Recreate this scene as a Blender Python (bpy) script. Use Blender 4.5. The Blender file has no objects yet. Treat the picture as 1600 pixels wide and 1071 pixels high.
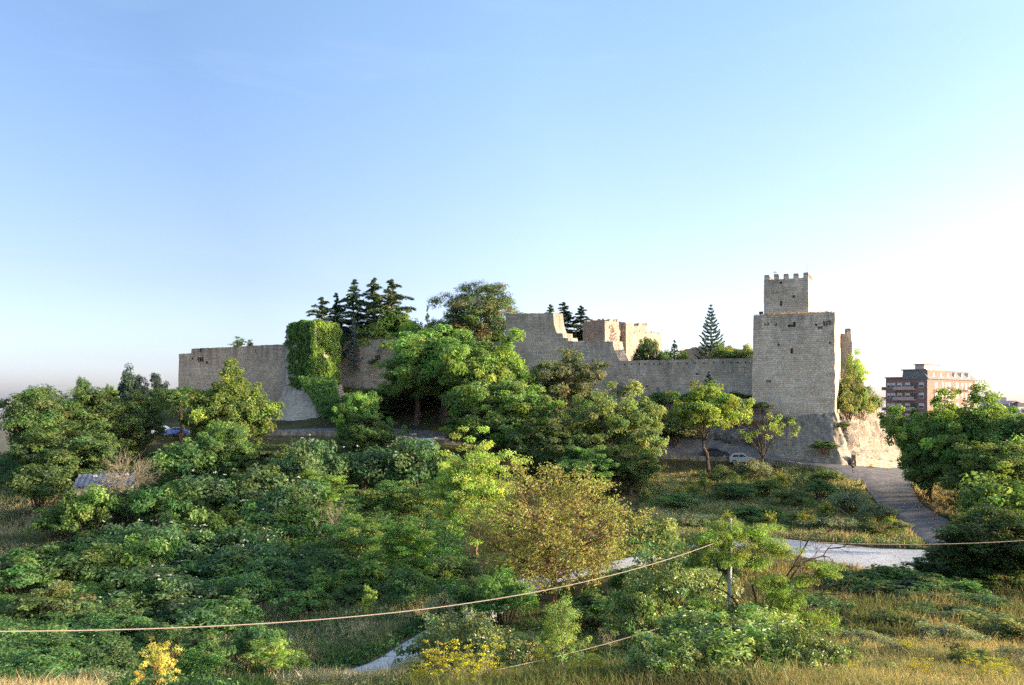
import bpy, math, random
import numpy as np
from mathutils import Vector, noise as mnoise

# ------------------------------------------------------------------ basics
F, CX, HY = 1300.0, 800.0, 635.0          # focal length in photo pixels, principal column, horizon row
R = math.radians
C = bpy.context.scene.collection


def P(px, py, Y):
    return ((px - CX) / F * Y, Y, (HY - py) / F * Y)


def rs(seed):
    return np.random.default_rng(seed)


class MB:
    """collects vertices and faces, builds ONE mesh object"""

    def __init__(s):
        s.v, s.f, s.n, s.c, s.uv = [], [], 0, [], []

    def add(s, v, f, col=None, uv=None):
        v = np.asarray(v, dtype=np.float64).reshape(-1, 3)
        f = np.asarray(f, dtype=np.int64)
        s.v.append(v)
        s.f.append(f + s.n)
        s.n += len(v)
        if col is not None:
            col = np.asarray(col, dtype=np.float64)
            if col.ndim == 1:
                col = np.tile(col, (len(f), 1))
        s.c.append(col)
        s.uv.append(uv)
        return s

    def box(s, c, d, rz=0.0, col=None):
        x, y, z = [q / 2 for q in d]
        v = np.array([[-x, -y, -z], [x, -y, -z], [x, y, -z], [-x, y, -z], [-x, -y, z], [x, -y, z], [x, y, z], [-x, y, z]])
        if rz:
            a = np.array([[math.cos(rz), -math.sin(rz), 0], [math.sin(rz), math.cos(rz), 0], [0, 0, 1]])
            v = v @ a.T
        return s.add(v + np.array(c), [[0, 3, 2, 1], [4, 5, 6, 7], [0, 1, 5, 4], [1, 2, 6, 5], [2, 3, 7, 6], [3, 0, 4, 7]], col)

    def tube(s, pts, rad, n=5, col=None):
        pts = np.asarray(pts, dtype=np.float64)
        m = len(pts)
        rad = np.broadcast_to(np.asarray(rad, dtype=np.float64), (m,))
        t = np.gradient(pts, axis=0)
        t /= np.linalg.norm(t, axis=1, keepdims=True) + 1e-9
        ref = np.where(np.abs(t[:, 2:3]) > .9, np.array([[1., 0, 0]]), np.array([[0, 0, 1.]]))
        a = np.cross(t, ref)
        a /= np.linalg.norm(a, axis=1, keepdims=True) + 1e-9
        b = np.cross(t, a)
        th = np.arange(n) / n * 2 * math.pi
        v = pts[:, None, :] + rad[:, None, None] * (np.cos(th)[None, :, None] * a[:, None, :] + np.sin(th)[None, :, None] * b[:, None, :])
        i, k = np.meshgrid(np.arange(m - 1), np.arange(n), indexing='ij')
        k2 = (k + 1) % n
        f = np.stack([i * n + k, i * n + k2, (i + 1) * n + k2, (i + 1) * n + k], -1).reshape(-1, 4)
        s.add(v.reshape(-1, 3), f, col)
        if n >= 4:
            base = s.n - m * n
            for off in (0, (m - 1) * n):
                s.f.append(np.array([[base + off, base + off + q, base + off + q + 1] for q in range(1, n - 1)]))
                s.c.append(None if col is None else np.tile(np.asarray(col, float), (n - 2, 1)))
                s.v.append(np.zeros((0, 3)))
                s.uv.append(None)
        return s

    def lathe(s, c, prof, n=12, col=None, axis='z'):
        th = np.arange(n) / n * 2 * math.pi
        rows = []
        for r, z in prof:
            rows.append(np.stack([r * np.cos(th), r * np.sin(th), np.full(n, z)], -1))
        v = np.concatenate(rows)
        if axis == 'y':
            v = v[:, [0, 2, 1]]
        f = []
        for i in range(len(prof) - 1):
            for k in range(n):
                f.append([i * n + k, i * n + (k + 1) % n, (i + 1) * n + (k + 1) % n, (i + 1) * n + k])
        return s.add(v + np.array(c), f, col)

    def build(s, name, mat=None, parent=None, smooth=False, loc=None):
        me = bpy.data.meshes.new(name)
        V = np.concatenate(s.v) if s.v else np.zeros((0, 3))
        tot, ls, li, cols, anyc = [], [], [], [], any(c is not None for c in s.c)
        for f, c in zip(s.f, s.c):
            if len(f) == 0:
                continue
            tot.append(np.full(len(f), f.shape[1]))
            li.append(f.reshape(-1))
            if anyc:
                cols.append(c if c is not None else np.full((len(f), 3), .1))
        tot = np.concatenate(tot)
        li = np.concatenate(li)
        ls = np.concatenate([[0], np.cumsum(tot)[:-1]])
        me.vertices.add(len(V))
        me.vertices.foreach_set('co', V.astype(np.float32).reshape(-1))
        me.loops.add(len(li))
        me.loops.foreach_set('vertex_index', li.astype(np.int32))
        me.polygons.add(len(tot))
        me.polygons.foreach_set('loop_start', ls.astype(np.int32))
        me.polygons.foreach_set('loop_total', tot.astype(np.int32))
        if smooth:
            me.polygons.foreach_set('use_smooth', np.ones(len(tot), dtype=bool))
        if anyc:
            a = me.attributes.new('tint', 'FLOAT_COLOR', 'FACE')
            cc = np.concatenate(cols)
            a.data.foreach_set('color', np.concatenate([cc, np.ones((len(cc), 1))], 1).astype(np.float32).reshape(-1))
        if any(u is not None for u in s.uv):
            U = np.concatenate([np.asarray(u, float) if u is not None else np.zeros((len(v), 4)) for u, v in zip(s.uv, s.v)])
            for nm, sl in (('wall', slice(0, 2)), ('drop', slice(2, 4))):
                l = me.uv_layers.new(name=nm)
                l.data.foreach_set('uv', U[li][:, sl].astype(np.float32).reshape(-1))
        me.update(calc_edges=True)
        me.validate()
        if not smooth:
            if anyc:
                me.shade_flat()
            else:
                me.set_sharp_from_angle(angle=R(38))
        if mat is not None:
            me.materials.append(mat)
        o = bpy.data.objects.new(name, me)
        C.objects.link(o)
        if parent is not None:
            o.parent = parent
        if loc is not None:
            o.location = loc
        return o


def tag(o, label=None, cat=None, group=None, kind=None):
    if label:
        o['label'] = label
    if cat:
        o['category'] = cat
    if group:
        o['group'] = group
    if kind:
        o['kind'] = kind
    return o


def empty(name, loc, label, cat, group=None, rz=0.0):
    o = bpy.data.objects.new(name, None)
    C.objects.link(o)
    o.location = loc
    o.rotation_euler.z = rz
    o.empty_display_size = .3
    return tag(o, label, cat, group)


# ------------------------------------------------------------------ materials
def mat(name):
    m = bpy.data.materials.new(name)
    m.use_nodes = True
    nt = m.node_tree
    nt.nodes.clear()
    return m, nt


def nd(nt, t, ins=None, **kw):
    n = nt.nodes.new(t)
    for k, v in kw.items():
        setattr(n, k, v)
    for k, v in (ins or {}).items():
        if hasattr(v, 'is_output'):
            nt.links.new(v, n.inputs[k])
        else:
            n.inputs[k].default_value = v
    return n


def rgba(c):
    return (c[0], c[1], c[2], 1.0)


def ramp(nt, fac, stops):
    n = nd(nt, 'ShaderNodeValToRGB', {'Fac': fac})
    e = n.color_ramp.elements
    while len(e) < len(stops):
        e.new(.5)
    for q, (p, c) in zip(e, stops):
        q.position = p
        q.color = rgba(c) if hasattr(c, '__len__') else (c, c, c, 1)
    return n.outputs['Color']


def mixc(nt, fac, a, b, mode='MIX'):
    n = nd(nt, 'ShaderNodeMix', data_type='RGBA', blend_type=mode)
    for k, v in ((0, fac), (6, a), (7, b)):
        if hasattr(v, 'is_output'):
            nt.links.new(v, n.inputs[k])
        else:
            n.inputs[k].default_value = v if not hasattr(v, '__len__') else rgba(v)
    return n.outputs[2]


def mth(nt, op, a, b=0.0, clamp=False):
    n = nd(nt, 'ShaderNodeMath', operation=op, use_clamp=clamp)
    for k, v in ((0, a), (1, b)):
        if hasattr(v, 'is_output'):
            nt.links.new(v, n.inputs[k])
        else:
            n.inputs[k].default_value = v
    return n.outputs[0]


def noise_tex(nt, vec, scale, detail=4, rough=.55, dist=0.0):
    return nd(nt, 'ShaderNodeTexNoise', {'Vector': vec, 'Scale': scale, 'Detail': detail, 'Roughness': rough, 'Distortion': dist}).outputs['Fac']


def finish(nt, col, rough=.9, bump=None, bstr=.5, bdist=.1, spec=.2, metal=0.0):
    p = nd(nt, 'ShaderNodeBsdfPrincipled', {'Base Color': col if hasattr(col, 'is_output') else rgba(col), 'Roughness': rough, 'Specular IOR Level': spec, 'Metallic': metal})
    if bump is not None:
        b = nd(nt, 'ShaderNodeBump', {'Height': bump, 'Strength': bstr, 'Distance': bdist})
        nt.links.new(b.outputs[0], p.inputs['Normal'])
    nd(nt, 'ShaderNodeOutputMaterial', {'Surface': p.outputs[0]})
    return p


def m_masonry(name, c1, c2, mort, bw=.55, bh=.28, stain=.6, streak=.55):
    m, nt = mat(name)
    uv = nd(nt, 'ShaderNodeUVMap', uv_map='wall').outputs[0]
    drop = nd(nt, 'ShaderNodeSeparateXYZ', {0: nd(nt, 'ShaderNodeUVMap', uv_map='drop').outputs[0]}).outputs[1]
    ob = nd(nt, 'ShaderNodeTexCoord').outputs['Object']
    n1 = nd(nt, 'ShaderNodeTexNoise', {'Vector': ob, 'Scale': .9, 'Detail': 3}).outputs['Color']
    uvd = nd(nt, 'ShaderNodeVectorMath', {0: uv, 1: nd(nt, 'ShaderNodeVectorMath', {0: n1, 'Scale': .22}, operation='SCALE').outputs[0]}, operation='ADD').outputs[0]
    br = nd(nt, 'ShaderNodeTexBrick', {'Vector': uvd, 'Color1': rgba(c1), 'Color2': rgba(c2), 'Mortar': rgba(mort), 'Scale': 1.0, 'Mortar Size': .03, 'Mortar Smooth': .2, 'Brick Width': bw, 'Row Height': bh, 'Bias': 0.0})
    br.squash = .7
    br.squash_frequency = 3
    br.offset = .43
    sp = noise_tex(nt, ob, 2.3, 5, .7)
    col = mixc(nt, 1.0, br.outputs['Color'], ramp(nt, sp, [(.3, .72), (.5, 1.0), (.72, 1.25)]), 'MULTIPLY')
    crs = noise_tex(nt, nd(nt, 'ShaderNodeMapping', {'Vector': uv, 'Scale': (.22, 3.4, 1.)}).outputs[0], 1., 4, .7)
    col = mixc(nt, 1.0, col, ramp(nt, crs, [(.32, .74), (.5, 1.0), (.68, 1.18)]), 'MULTIPLY')
    big = noise_tex(nt, ob, .16, 5, .6, .6)
    col = mixc(nt, mth(nt, 'MULTIPLY', ramp(nt, big, [(.42, 0.), (.62, 1.)]), stain), col, (.26, .21, .145))
    big2 = noise_tex(nt, ob, .33, 4, .6)
    col = mixc(nt, mth(nt, 'MULTIPLY', ramp(nt, big2, [(.52, 0.), (.7, 1.)]), .45), col, (.52, .46, .37))
    mp = nd(nt, 'ShaderNodeMapping', {'Vector': uv, 'Scale': (.9, .06, 1.)}).outputs[0]
    st = noise_tex(nt, mp, 1.0, 4, .65)
    low = mth(nt, 'SUBTRACT', 1.0, mth(nt, 'DIVIDE', drop, 5.0), True)
    sf = mth(nt, 'MULTIPLY', mth(nt, 'MULTIPLY', ramp(nt, st, [(.42, 0.), (.6, 1.)]), low), streak)
    col = mixc(nt, sf, col, (.11, .10, .085))
    h = mth(nt, 'ADD', mth(nt, 'MULTIPLY', br.outputs['Fac'], -.6), mth(nt, 'MULTIPLY', sp, .9))
    finish(nt, col, .95, h, .6, .08, .1)
    return m


def m_rock(name, c1, c2, dark):
    m, nt = mat(name)
    ob = nd(nt, 'ShaderNodeTexCoord').outputs['Object']
    mp = nd(nt, 'ShaderNodeMapping', {'Vector': ob, 'Scale': (.5, .5, 1.5)}).outputs[0]
    a = noise_tex(nt, mp, .6, 9, .72, .9)
    b = noise_tex(nt, ob, 3.6, 7, .75)
    mp2 = nd(nt, 'ShaderNodeMapping', {'Vector': ob, 'Scale': (.9, .9, .1)}).outputs[0]
    s = noise_tex(nt, mp2, .7, 4, .6, .5)
    col = mixc(nt, ramp(nt, a, [(.35, 0.), (.65, 1.)]), c1, c2)
    col = mixc(nt, mth(nt, 'MULTIPLY', ramp(nt, s, [(.5, 0.), (.68, 1.)]), .65), col, dark)
    col = mixc(nt, 1., col, ramp(nt, b, [(.3, .6), (.7, 1.25)]), 'MULTIPLY')
    h = mth(nt, 'ADD', a, mth(nt, 'MULTIPLY', b, .5))
    finish(nt, col, .95, h, 1., .6, .1)
    return m


def m_leaf(name, trans=.46, rough=.55, spec=.3, sat=.93, var=.4, gain=2.15):
    m, nt = mat(name)
    at = nd(nt, 'ShaderNodeAttribute', attribute_name='tint').outputs['Color']
    rnd = nd(nt, 'ShaderNodeObjectInfo').outputs['Random']
    hs = nd(nt, 'ShaderNodeHueSaturation', {'Hue': mth(nt, 'ADD', .485, mth(nt, 'MULTIPLY', rnd, .03)), 'Saturation': sat,
                                            'Value': mth(nt, 'ADD', (1 - var / 2) * gain, mth(nt, 'MULTIPLY', rnd, var * gain)), 'Color': at}).outputs[0]
    p = nd(nt, 'ShaderNodeBsdfPrincipled', {'Base Color': hs, 'Roughness': rough, 'Specular IOR Level': spec})
    t = nd(nt, 'ShaderNodeBsdfTranslucent', {'Color': mixc(nt, 1., hs, (1.5, 1.5, .8), 'MULTIPLY')})
    x = nd(nt, 'ShaderNodeMixShader', {0: trans, 1: p.outputs[0], 2: t.outputs[0]})
    nd(nt, 'ShaderNodeOutputMaterial', {'Surface': x.outputs[0]})
    return m


def m_noise(name, c1, c2, scale=2., rough=.9, bstr=.4, bdist=.05, spec=.2, metal=0., stretch=None):
    m, nt = mat(name)
    ob = nd(nt, 'ShaderNodeTexCoord').outputs['Object']
    if stretch:
        ob = nd(nt, 'ShaderNodeMapping', {'Vector': ob, 'Scale': stretch}).outputs[0]
    a = noise_tex(nt, ob, scale, 6, .65)
    b = noise_tex(nt, ob, scale * 7, 3, .6)
    f = mth(nt, 'ADD', mth(nt, 'MULTIPLY', a, .75), mth(nt, 'MULTIPLY', b, .25))
    col = ramp(nt, f, [(.36, c1), (.64, c2)])
    finish(nt, col, rough, f, bstr, bdist, spec, metal)
    return m


def m_plain(name, c, rough=.5, metal=0., spec=.4):
    m, nt = mat(name)
    ob = nd(nt, 'ShaderNodeTexCoord').outputs['Object']
    a = noise_tex(nt, ob, 3., 3, .6)
    col = mixc(nt, 1., c, ramp(nt, a, [(.3, .88), (.7, 1.1)]), 'MULTIPLY')
    finish(nt, col, rough, None, spec=spec, metal=metal)
    return m


M = {}
M['stone'] = m_masonry('grey_limestone_masonry', (.66, .545, .41), (.48, .395, .295), (.33, .27, .2), .55, .28, stain=.5)
M['stone_tower'] = m_masonry('tower_limestone_masonry', (.72, .60, .455), (.56, .465, .35), (.40, .33, .25), .62, .32, .45, .6)
M['stone_old'] = m_masonry('weathered_brown_masonry', (.60, .475, .34), (.44, .345, .245), (.29, .23, .16), .55, .28, .4, .7)
M['stone_warm'] = m_masonry('warm_ruin_masonry', (.45, .355, .27), (.34, .265, .20), (.22, .17, .13), .6, .3, .35, .35)
M['stone_pale'] = m_masonry('pale_dressed_stone', (.52, .47, .40), (.41, .37, .31), (.25, .22, .18), .8, .4, .2, .3)
M['stone_footing'] = m_masonry('weathered_footing_masonry', (.42, .36, .285), (.30, .255, .20), (.2, .17, .13), .7, .36, .7, .9)
M['rock'] = m_rock('grey_rock', (.36, .31, .25), (.25, .21, .17), (.11, .095, .075))
M['rock_pale'] = m_rock('pale_limestone_rock', (.47, .39, .295), (.38, .305, .225), (.22, .18, .13))
M['foliage'] = m_leaf('foliage')
M['needles'] = m_leaf('needles', .15, .6, .25, 1., .3)
M['glossy_leaf'] = m_leaf('glossy_leaf', .3, .38, .5, 1., .25)
M['grass'] = m_leaf('grass_blades', .35, .7, .15, 1., .0, 1.15)
M['petal'] = m_leaf('petals', .3, .6, .2, 1., .1, 1.05)
M['bark'] = m_noise('bark', (.05, .035, .024), (.14, .10, .07), 3., .95, .8, .05, .1, 0, (1, 1, .25))
M['bark_pale'] = m_noise('pale_bark', (.16, .12, .085), (.30, .24, .17), 3., .95, .6, .04, .1, 0, (1, 1, .25))
M['bark_warm'] = m_noise('warm_bark', (.13, .07, .035), (.25, .15, .08), 3., .95, .6, .04, .1, 0, (1, 1, .25))
M['dead'] = m_noise('dead_wood', (.13, .115, .08), (.24, .21, .14), 4., .95, .5, .03, .1)
M['asphalt'] = m_noise('asphalt', (.085, .08, .08), (.14, .13, .125), .5, .9, .3, .02, .2)
M['gravel'] = m_noise('gravel', (.30, .285, .27), (.46, .44, .42), .55, .95, .6, .05, .1)
def m_road(name, c1, c2, dust, amount):
    m, nt = mat(name)
    ob = nd(nt, 'ShaderNodeTexCoord').outputs['Object']
    a = noise_tex(nt, ob, .35, 6, .65, .4)
    b = noise_tex(nt, ob, 6., 4, .7)
    c = nd(nt, 'ShaderNodeTexVoronoi', {'Vector': ob, 'Scale': .35}, feature='DISTANCE_TO_EDGE').outputs['Distance']
    col = ramp(nt, a, [(.35, c1), (.65, c2)])
    col = mixc(nt, mth(nt, 'MULTIPLY', ramp(nt, noise_tex(nt, ob, .9, 6, .7, .8), [(.48, 0.), (.62, 1.)]), amount), col, dust)
    col = mixc(nt, ramp(nt, c, [(.0, .55), (.02, 0.)]), col, (.04, .038, .035))
    col = mixc(nt, 1., col, ramp(nt, b, [(.3, .75), (.7, 1.2)]), 'MULTIPLY')
    finish(nt, col, .92, mth(nt, 'ADD', a, b), .6, .06, .2)
    return m


M['asphalt'] = m_road('asphalt', (.12, .11, .105), (.19, .175, .165), (.30, .25, .19), .55)
M['gravel'] = m_road('gravel', (.50, .475, .44), (.62, .59, .55), (.42, .37, .30), .4)
M['concrete'] = m_noise('concrete', (.30, .29, .27), (.45, .43, .40), 1.2, .9, .3, .02)
M['cable'] = m_plain('cable_sheath', (.22, .18, .145), .85)
M['tyre'] = m_plain('tyre_rubber', (.02, .02, .02), .8)
M['chrome'] = m_plain('wheel_metal', (.45, .46, .47), .35, .8)
M['glass'] = m_plain('car_glass', (.012, .016, .02), .08, 0., .6)
M['glass_house'] = m_plain('window_glass', (.05, .06, .075), .12, 0., .6)
M['lampglass'] = m_plain('lamp_glass', (.6, .6, .58), .15)
M['redglass'] = m_plain('tail_lamp_glass', (.35, .02, .015), .2)
M['black'] = m_plain('black_plastic', (.015, .015, .017), .5)
M['steel'] = m_plain('galvanised_steel', (.35, .36, .37), .45, .7)


def m_ground():
    m, nt = mat('hillside_soil')
    ob = nd(nt, 'ShaderNodeTexCoord').outputs['Object']
    a = noise_tex(nt, ob, .06, 6, .6)
    b = noise_tex(nt, ob, .7, 6, .7)
    c = noise_tex(nt, ob, 5., 4, .7)
    col = ramp(nt, a, [(.38, (.045, .055, .02)), (.5, (.085, .075, .035)), (.62, (.17, .13, .065))])
    col = mixc(nt, mth(nt, 'MULTIPLY', ramp(nt, b, [(.45, 0.), (.7, 1.)]), .6), col, (.05, .06, .022))
    col = mixc(nt, 1., col, ramp(nt, c, [(.3, .65), (.7, 1.3)]), 'MULTIPLY')
    finish(nt, col, .97, mth(nt, 'ADD', b, mth(nt, 'MULTIPLY', c, .4)), 1., .3, .05)
    return m


M['ground'] = m_ground()

# ------------------------------------------------------------------ terrain
ctl = []                                            # (x, y, z) control points


def G(px, py, Y):
    ctl.append(P(px, py, Y))


for q in [(1330, 735, 120), (1200, 727, 130), (1100, 722, 136), (1000, 715, 138), (850, 705, 138), (700, 700, 138), (480, 685, 145), (270, 680, 142), (150, 690, 132), (60, 735, 118),
          (1200, 760, 117), (1100, 800, 101), (1200, 838, 87), (1380, 842, 86), (1020, 760, 116), (1300, 780, 108), (1380, 745, 118), (1420, 790, 103), (1460, 832, 88), (1500, 765, 108), (1560, 745, 116), (1620, 730, 125),
          (1330, 868, 77), (1450, 893, 70), (1200, 848, 83), (1050, 870, 77), (830, 912, 67), (650, 1022, 50), (500, 1069, 46), (930, 890, 71), (740, 962, 58),
          (1320, 940, 60), (1380, 950, 48), (1350, 1010, 37), (1350, 1075, 28), (1560, 1010, 40), (1560, 1075, 28), (1560, 900, 62), (1600, 800, 90),
          (1100, 1078, 24), (1100, 1040, 36), (1000, 1000, 48), (1150, 960, 50), (800, 1085, 26), (800, 1060, 36), (850, 1020, 46), (650, 1085, 28),
          (50, 1120, 18), (50, 1092, 22), (60, 1010, 46), (250, 1110, 26), (220, 1010, 50), (100, 950, 62), (250, 940, 68), (350, 1050, 45), (450, 1005, 53), (600, 965, 58),
          (300, 880, 82), (60, 830, 95), (20, 770, 112), (170, 790, 100), (400, 790, 104), (600, 900, 74), (600, 770, 114), (760, 800, 102), (760, 870, 80), (900, 770, 114), (450, 730, 124), (300, 735, 122)]:
    G(*q)
ctl += [(0, 0, -1.9), (40, 0, -2.2), (-40, 0, -2.0), (0, -30, -1), (0, 12, -5.2), (15, 12, -5.2), (-12, 12, -5.0), (60, 20, -6), (-50, 20, -7), (70, 40, -8.5), (90, 80, -10), (120, 130, -9), (120, 200, -8), (150, 260, -8),
        (100, 260, -8), (-75, 70, -17), (-95, 100, -15), (-110, 130, -15), (-120, 160, -17), (-150, 200, -35), (-140, 90, -24), (-110, 40, -20), (-160, 140, -35),
        (75, 150, -9.5), (60, 138, -9.6), (85, 128, -9.6), (62, 165, -6)]
# castle plateau behind the walls
ctl += [(45, 152, 2), (30, 158, 4), (20, 166, 5), (0, 176, 6), (-20, 190, 8), (-40, 192, 8), (-60, 200, 7), (-80, 215, 4), (10, 200, 6), (40, 190, 3), (-20, 220, 6), (-42, 172, -.5), (-55, 172, -1.5), (-30, 170, 1.), (-75, 178, -3), (-95, 185, -8), (-10, 160, 1.5), (10, 150, 0)]
ctl = np.array(ctl)
CM = 5.0


def phi(d2):
    return np.sqrt(d2 + CM * CM)


A = phi(((ctl[:, None, :2] - ctl[None, :, :2]) ** 2).sum(-1))
n_ = len(ctl)
K = np.zeros((n_ + 3, n_ + 3))
K[:n_, :n_] = A - np.eye(n_) * .15
K[:n_, n_] = 1
K[:n_, n_ + 1:] = ctl[:, :2] / 100
K[n_:, :n_] = K[:n_, n_:].T
W_ = np.linalg.solve(K, np.concatenate([ctl[:, 2], [0, 0, 0]]))


def vnoise(x, y, sc, seed):
    """cheap smooth value noise, numpy"""
    x = np.asarray(x) / sc + seed * 17.3
    y = np.asarray(y) / sc - seed * 9.1
    xi, yi = np.floor(x), np.floor(y)
    fx, fy = x - xi, y - yi
    fx, fy = fx * fx * (3 - 2 * fx), fy * fy * (3 - 2 * fy)

    def h(a, b):
        q = np.sin(a * 127.1 + b * 311.7 + seed * 74.7) * 43758.5453
        return q - np.floor(q)
    return (h(xi, yi) * (1 - fx) + h(xi + 1, yi) * fx) * (1 - fy) + (h(xi, yi + 1) * (1 - fx) + h(xi + 1, yi + 1) * fx) * fy - .5


def spline(pts, step=1.0):
    pts = np.asarray(pts, float)
    e = np.vstack([2 * pts[0] - pts[1], pts, 2 * pts[-1] - pts[-2]])
    out = []
    for i in range(1, len(e) - 2):
        p0, p1, p2, p3 = e[i - 1:i + 3]
        m = max(2, int(np.linalg.norm(p2[:2] - p1[:2]) / step))
        t = (np.arange(m) / m)[:, None]
        out.append(.5 * ((2 * p1) + (-p0 + p2) * t + (2 * p0 - 5 * p1 + 4 * p2 - p3) * t ** 2 + (-p0 + 3 * p1 - 3 * p2 + p3) * t ** 3))
    out.append(pts[-1:])
    return np.concatenate(out)


def xyw(l):
    return [((px - CX) / F * Y, Y, w) for px, Y, w in l]


ROADS = {
    'castle_road': spline(xyw([(-60, 128, 4), (150, 137, 4.6), (270, 146, 5), (480, 150, 5), (700, 142, 5), (850, 142, 5), (1000, 141, 5), (1100, 139, 5), (1200, 134, 5), (1300, 124, 6), (1372, 118, 9), (1440, 128, 12), (1480, 150, 12), (1500, 190, 10)])),
    'side_road': spline(xyw([(1375, 124, 9), (1382, 116, 6.2), (1405, 104, 5.0), (1440, 94, 4.6), (1480, 84, 4.6), (1530, 74, 4.4)])),
    'gravel_track': spline(xyw([(1560, 72, 9), (1450, 74, 11.0), (1400, 75, 11.5), (1330, 77.5, 9.5), (1260, 80.5, 6.2), (1200, 83.5, 4.2), (1120, 82, 3.4), (1020, 76, 3.4), (930, 71, 3.2), (830, 67, 3.2), (740, 58, 3.2), (650, 50.5, 3.2), (570, 47.5, 3.0), (470, 45, 3.0), (380, 42, 3)])),
}
_rp = np.concatenate(list(ROADS.values()))


def road_dist(x, y):
    x, y = np.atleast_1d(x), np.atleast_1d(y)
    d = np.full(x.shape, 1e9)
    for p in _rp[::2]:
        d = np.minimum(d, np.hypot(x - p[0], y - p[1]) - p[2] / 2)
    return d


def ground(x, y, rough=True):
    x = np.atleast_1d(np.asarray(x, float))
    y = np.atleast_1d(np.asarray(y, float))
    z = np.zeros(x.shape)
    # keep the fit inside its own area, drop away outside it
    xc, yc = np.clip(x, -170, 190), np.clip(y, -40, 280)
    for i in range(n_):
        z += W_[i] * phi((xc - ctl[i, 0]) ** 2 + (yc - ctl[i, 1]) ** 2)
    z += W_[n_] + W_[n_ + 1] * xc / 100 + W_[n_ + 2] * yc / 100
    out = np.hypot(np.maximum(np.abs(x - 10) - 170, 0), np.maximum(np.abs(y - 110) - 165, 0))
    t = np.clip(out / 900, 0, 1)
    t = t * t * (3 - 2 * t)
    z = np.clip(z, -60, 14)
    far = -300 + 55 * vnoise(x, y, 2600, 3) + 25 * vnoise(x, y, 900, 5) + 160 * np.clip((np.hypot(x, y) - 9000) / 12000, 0, 1) * (vnoise(x, y, 5000, 8) + .45)
    z = z * (1 - t) + far * t
    if rough:
        rd = np.clip(road_dist(x, y) / 3, 0, 1) * (out < 1)
        z = z + rd * (.55 * vnoise(x, y, 7, 1) + .3 * vnoise(x, y, 2.6, 2))
    return z


def gz(x, y):
    return float(ground([x], [y])[0])


def axis(lo, hi, step, far, n):
    core = np.arange(lo, hi + .1, step)
    g = np.geomspace(1, far, n) * 1.0
    return np.concatenate([lo - g[::-1] * 1.6, core, hi + g * 1.6])


gx, gy = axis(-120, 130, 1.25, 16000, 34), axis(8, 215, 1.25, 16000, 34)
XX, YY = np.meshgrid(gx, gy, indexing='ij')
ZZ = ground(XX.ravel(), YY.ravel())
mb = MB()
nx, ny = len(gx), len(gy)
i, j = np.meshgrid(np.arange(nx - 1), np.arange(ny - 1), indexing='ij')
mb.add(np.stack([XX.ravel(), YY.ravel(), ZZ], -1), np.stack([i * ny + j, (i + 1) * ny + j, (i + 1) * ny + j + 1, i * ny + j + 1], -1).reshape(-1, 4))
tag(mb.build('ground', M['ground'], smooth=True), 'hillside ground falling from the castle into the valley', None, None, 'structure')


def strip(name, line, mtl, label, off=.07, m=7, rag=.25):
    line = np.asarray(line)
    t = np.gradient(line[:, :2], axis=0)
    t /= np.linalg.norm(t, axis=1, keepdims=True)
    nrm = np.stack([-t[:, 1], t[:, 0]], -1)
    s = np.linspace(-1, 1, m)
    w = line[:, 2] / 2
    e = 1 + rag * (vnoise(line[:, 0], line[:, 1], 2.5, 4))
    pts = line[:, None, :2] + (s[None, :] * (w * e)[:, None])[..., None] * nrm[:, None, :]
    z = ground(pts[..., 0].ravel(), pts[..., 1].ravel(), False) + off - .1 * (np.abs(np.tile(s, len(line))) > .99)
    a, b = np.meshgrid(np.arange(len(line) - 1), np.arange(m - 1), indexing='ij')
    q = MB().add(np.concatenate([pts.reshape(-1, 2), z[:, None]], 1), np.stack([a * m + b, (a + 1) * m + b, (a + 1) * m + b + 1, a * m + b + 1], -1).reshape(-1, 4))
    return tag(q.build(name, mtl, smooth=True), label, None, None, 'structure')


strip('castle_road', ROADS['castle_road'], M['asphalt'], 'grey asphalt road along the foot of the castle', .09, 9, .06)
strip('side_road', ROADS['side_road'], M['asphalt'], 'narrow asphalt road running downhill towards the gravel track', .13, 7, .12)
strip('gravel_track', ROADS['gravel_track'], M['gravel'], 'pale gravel track curving through the valley', .11, 9, .3)


# ------------------------------------------------------------------ masonry builders
def n3(p, sc):
    return mnoise.fractal(Vector((p[0] / sc, p[1] / sc, p[2] / sc)), .8, 2.1, 4)


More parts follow.
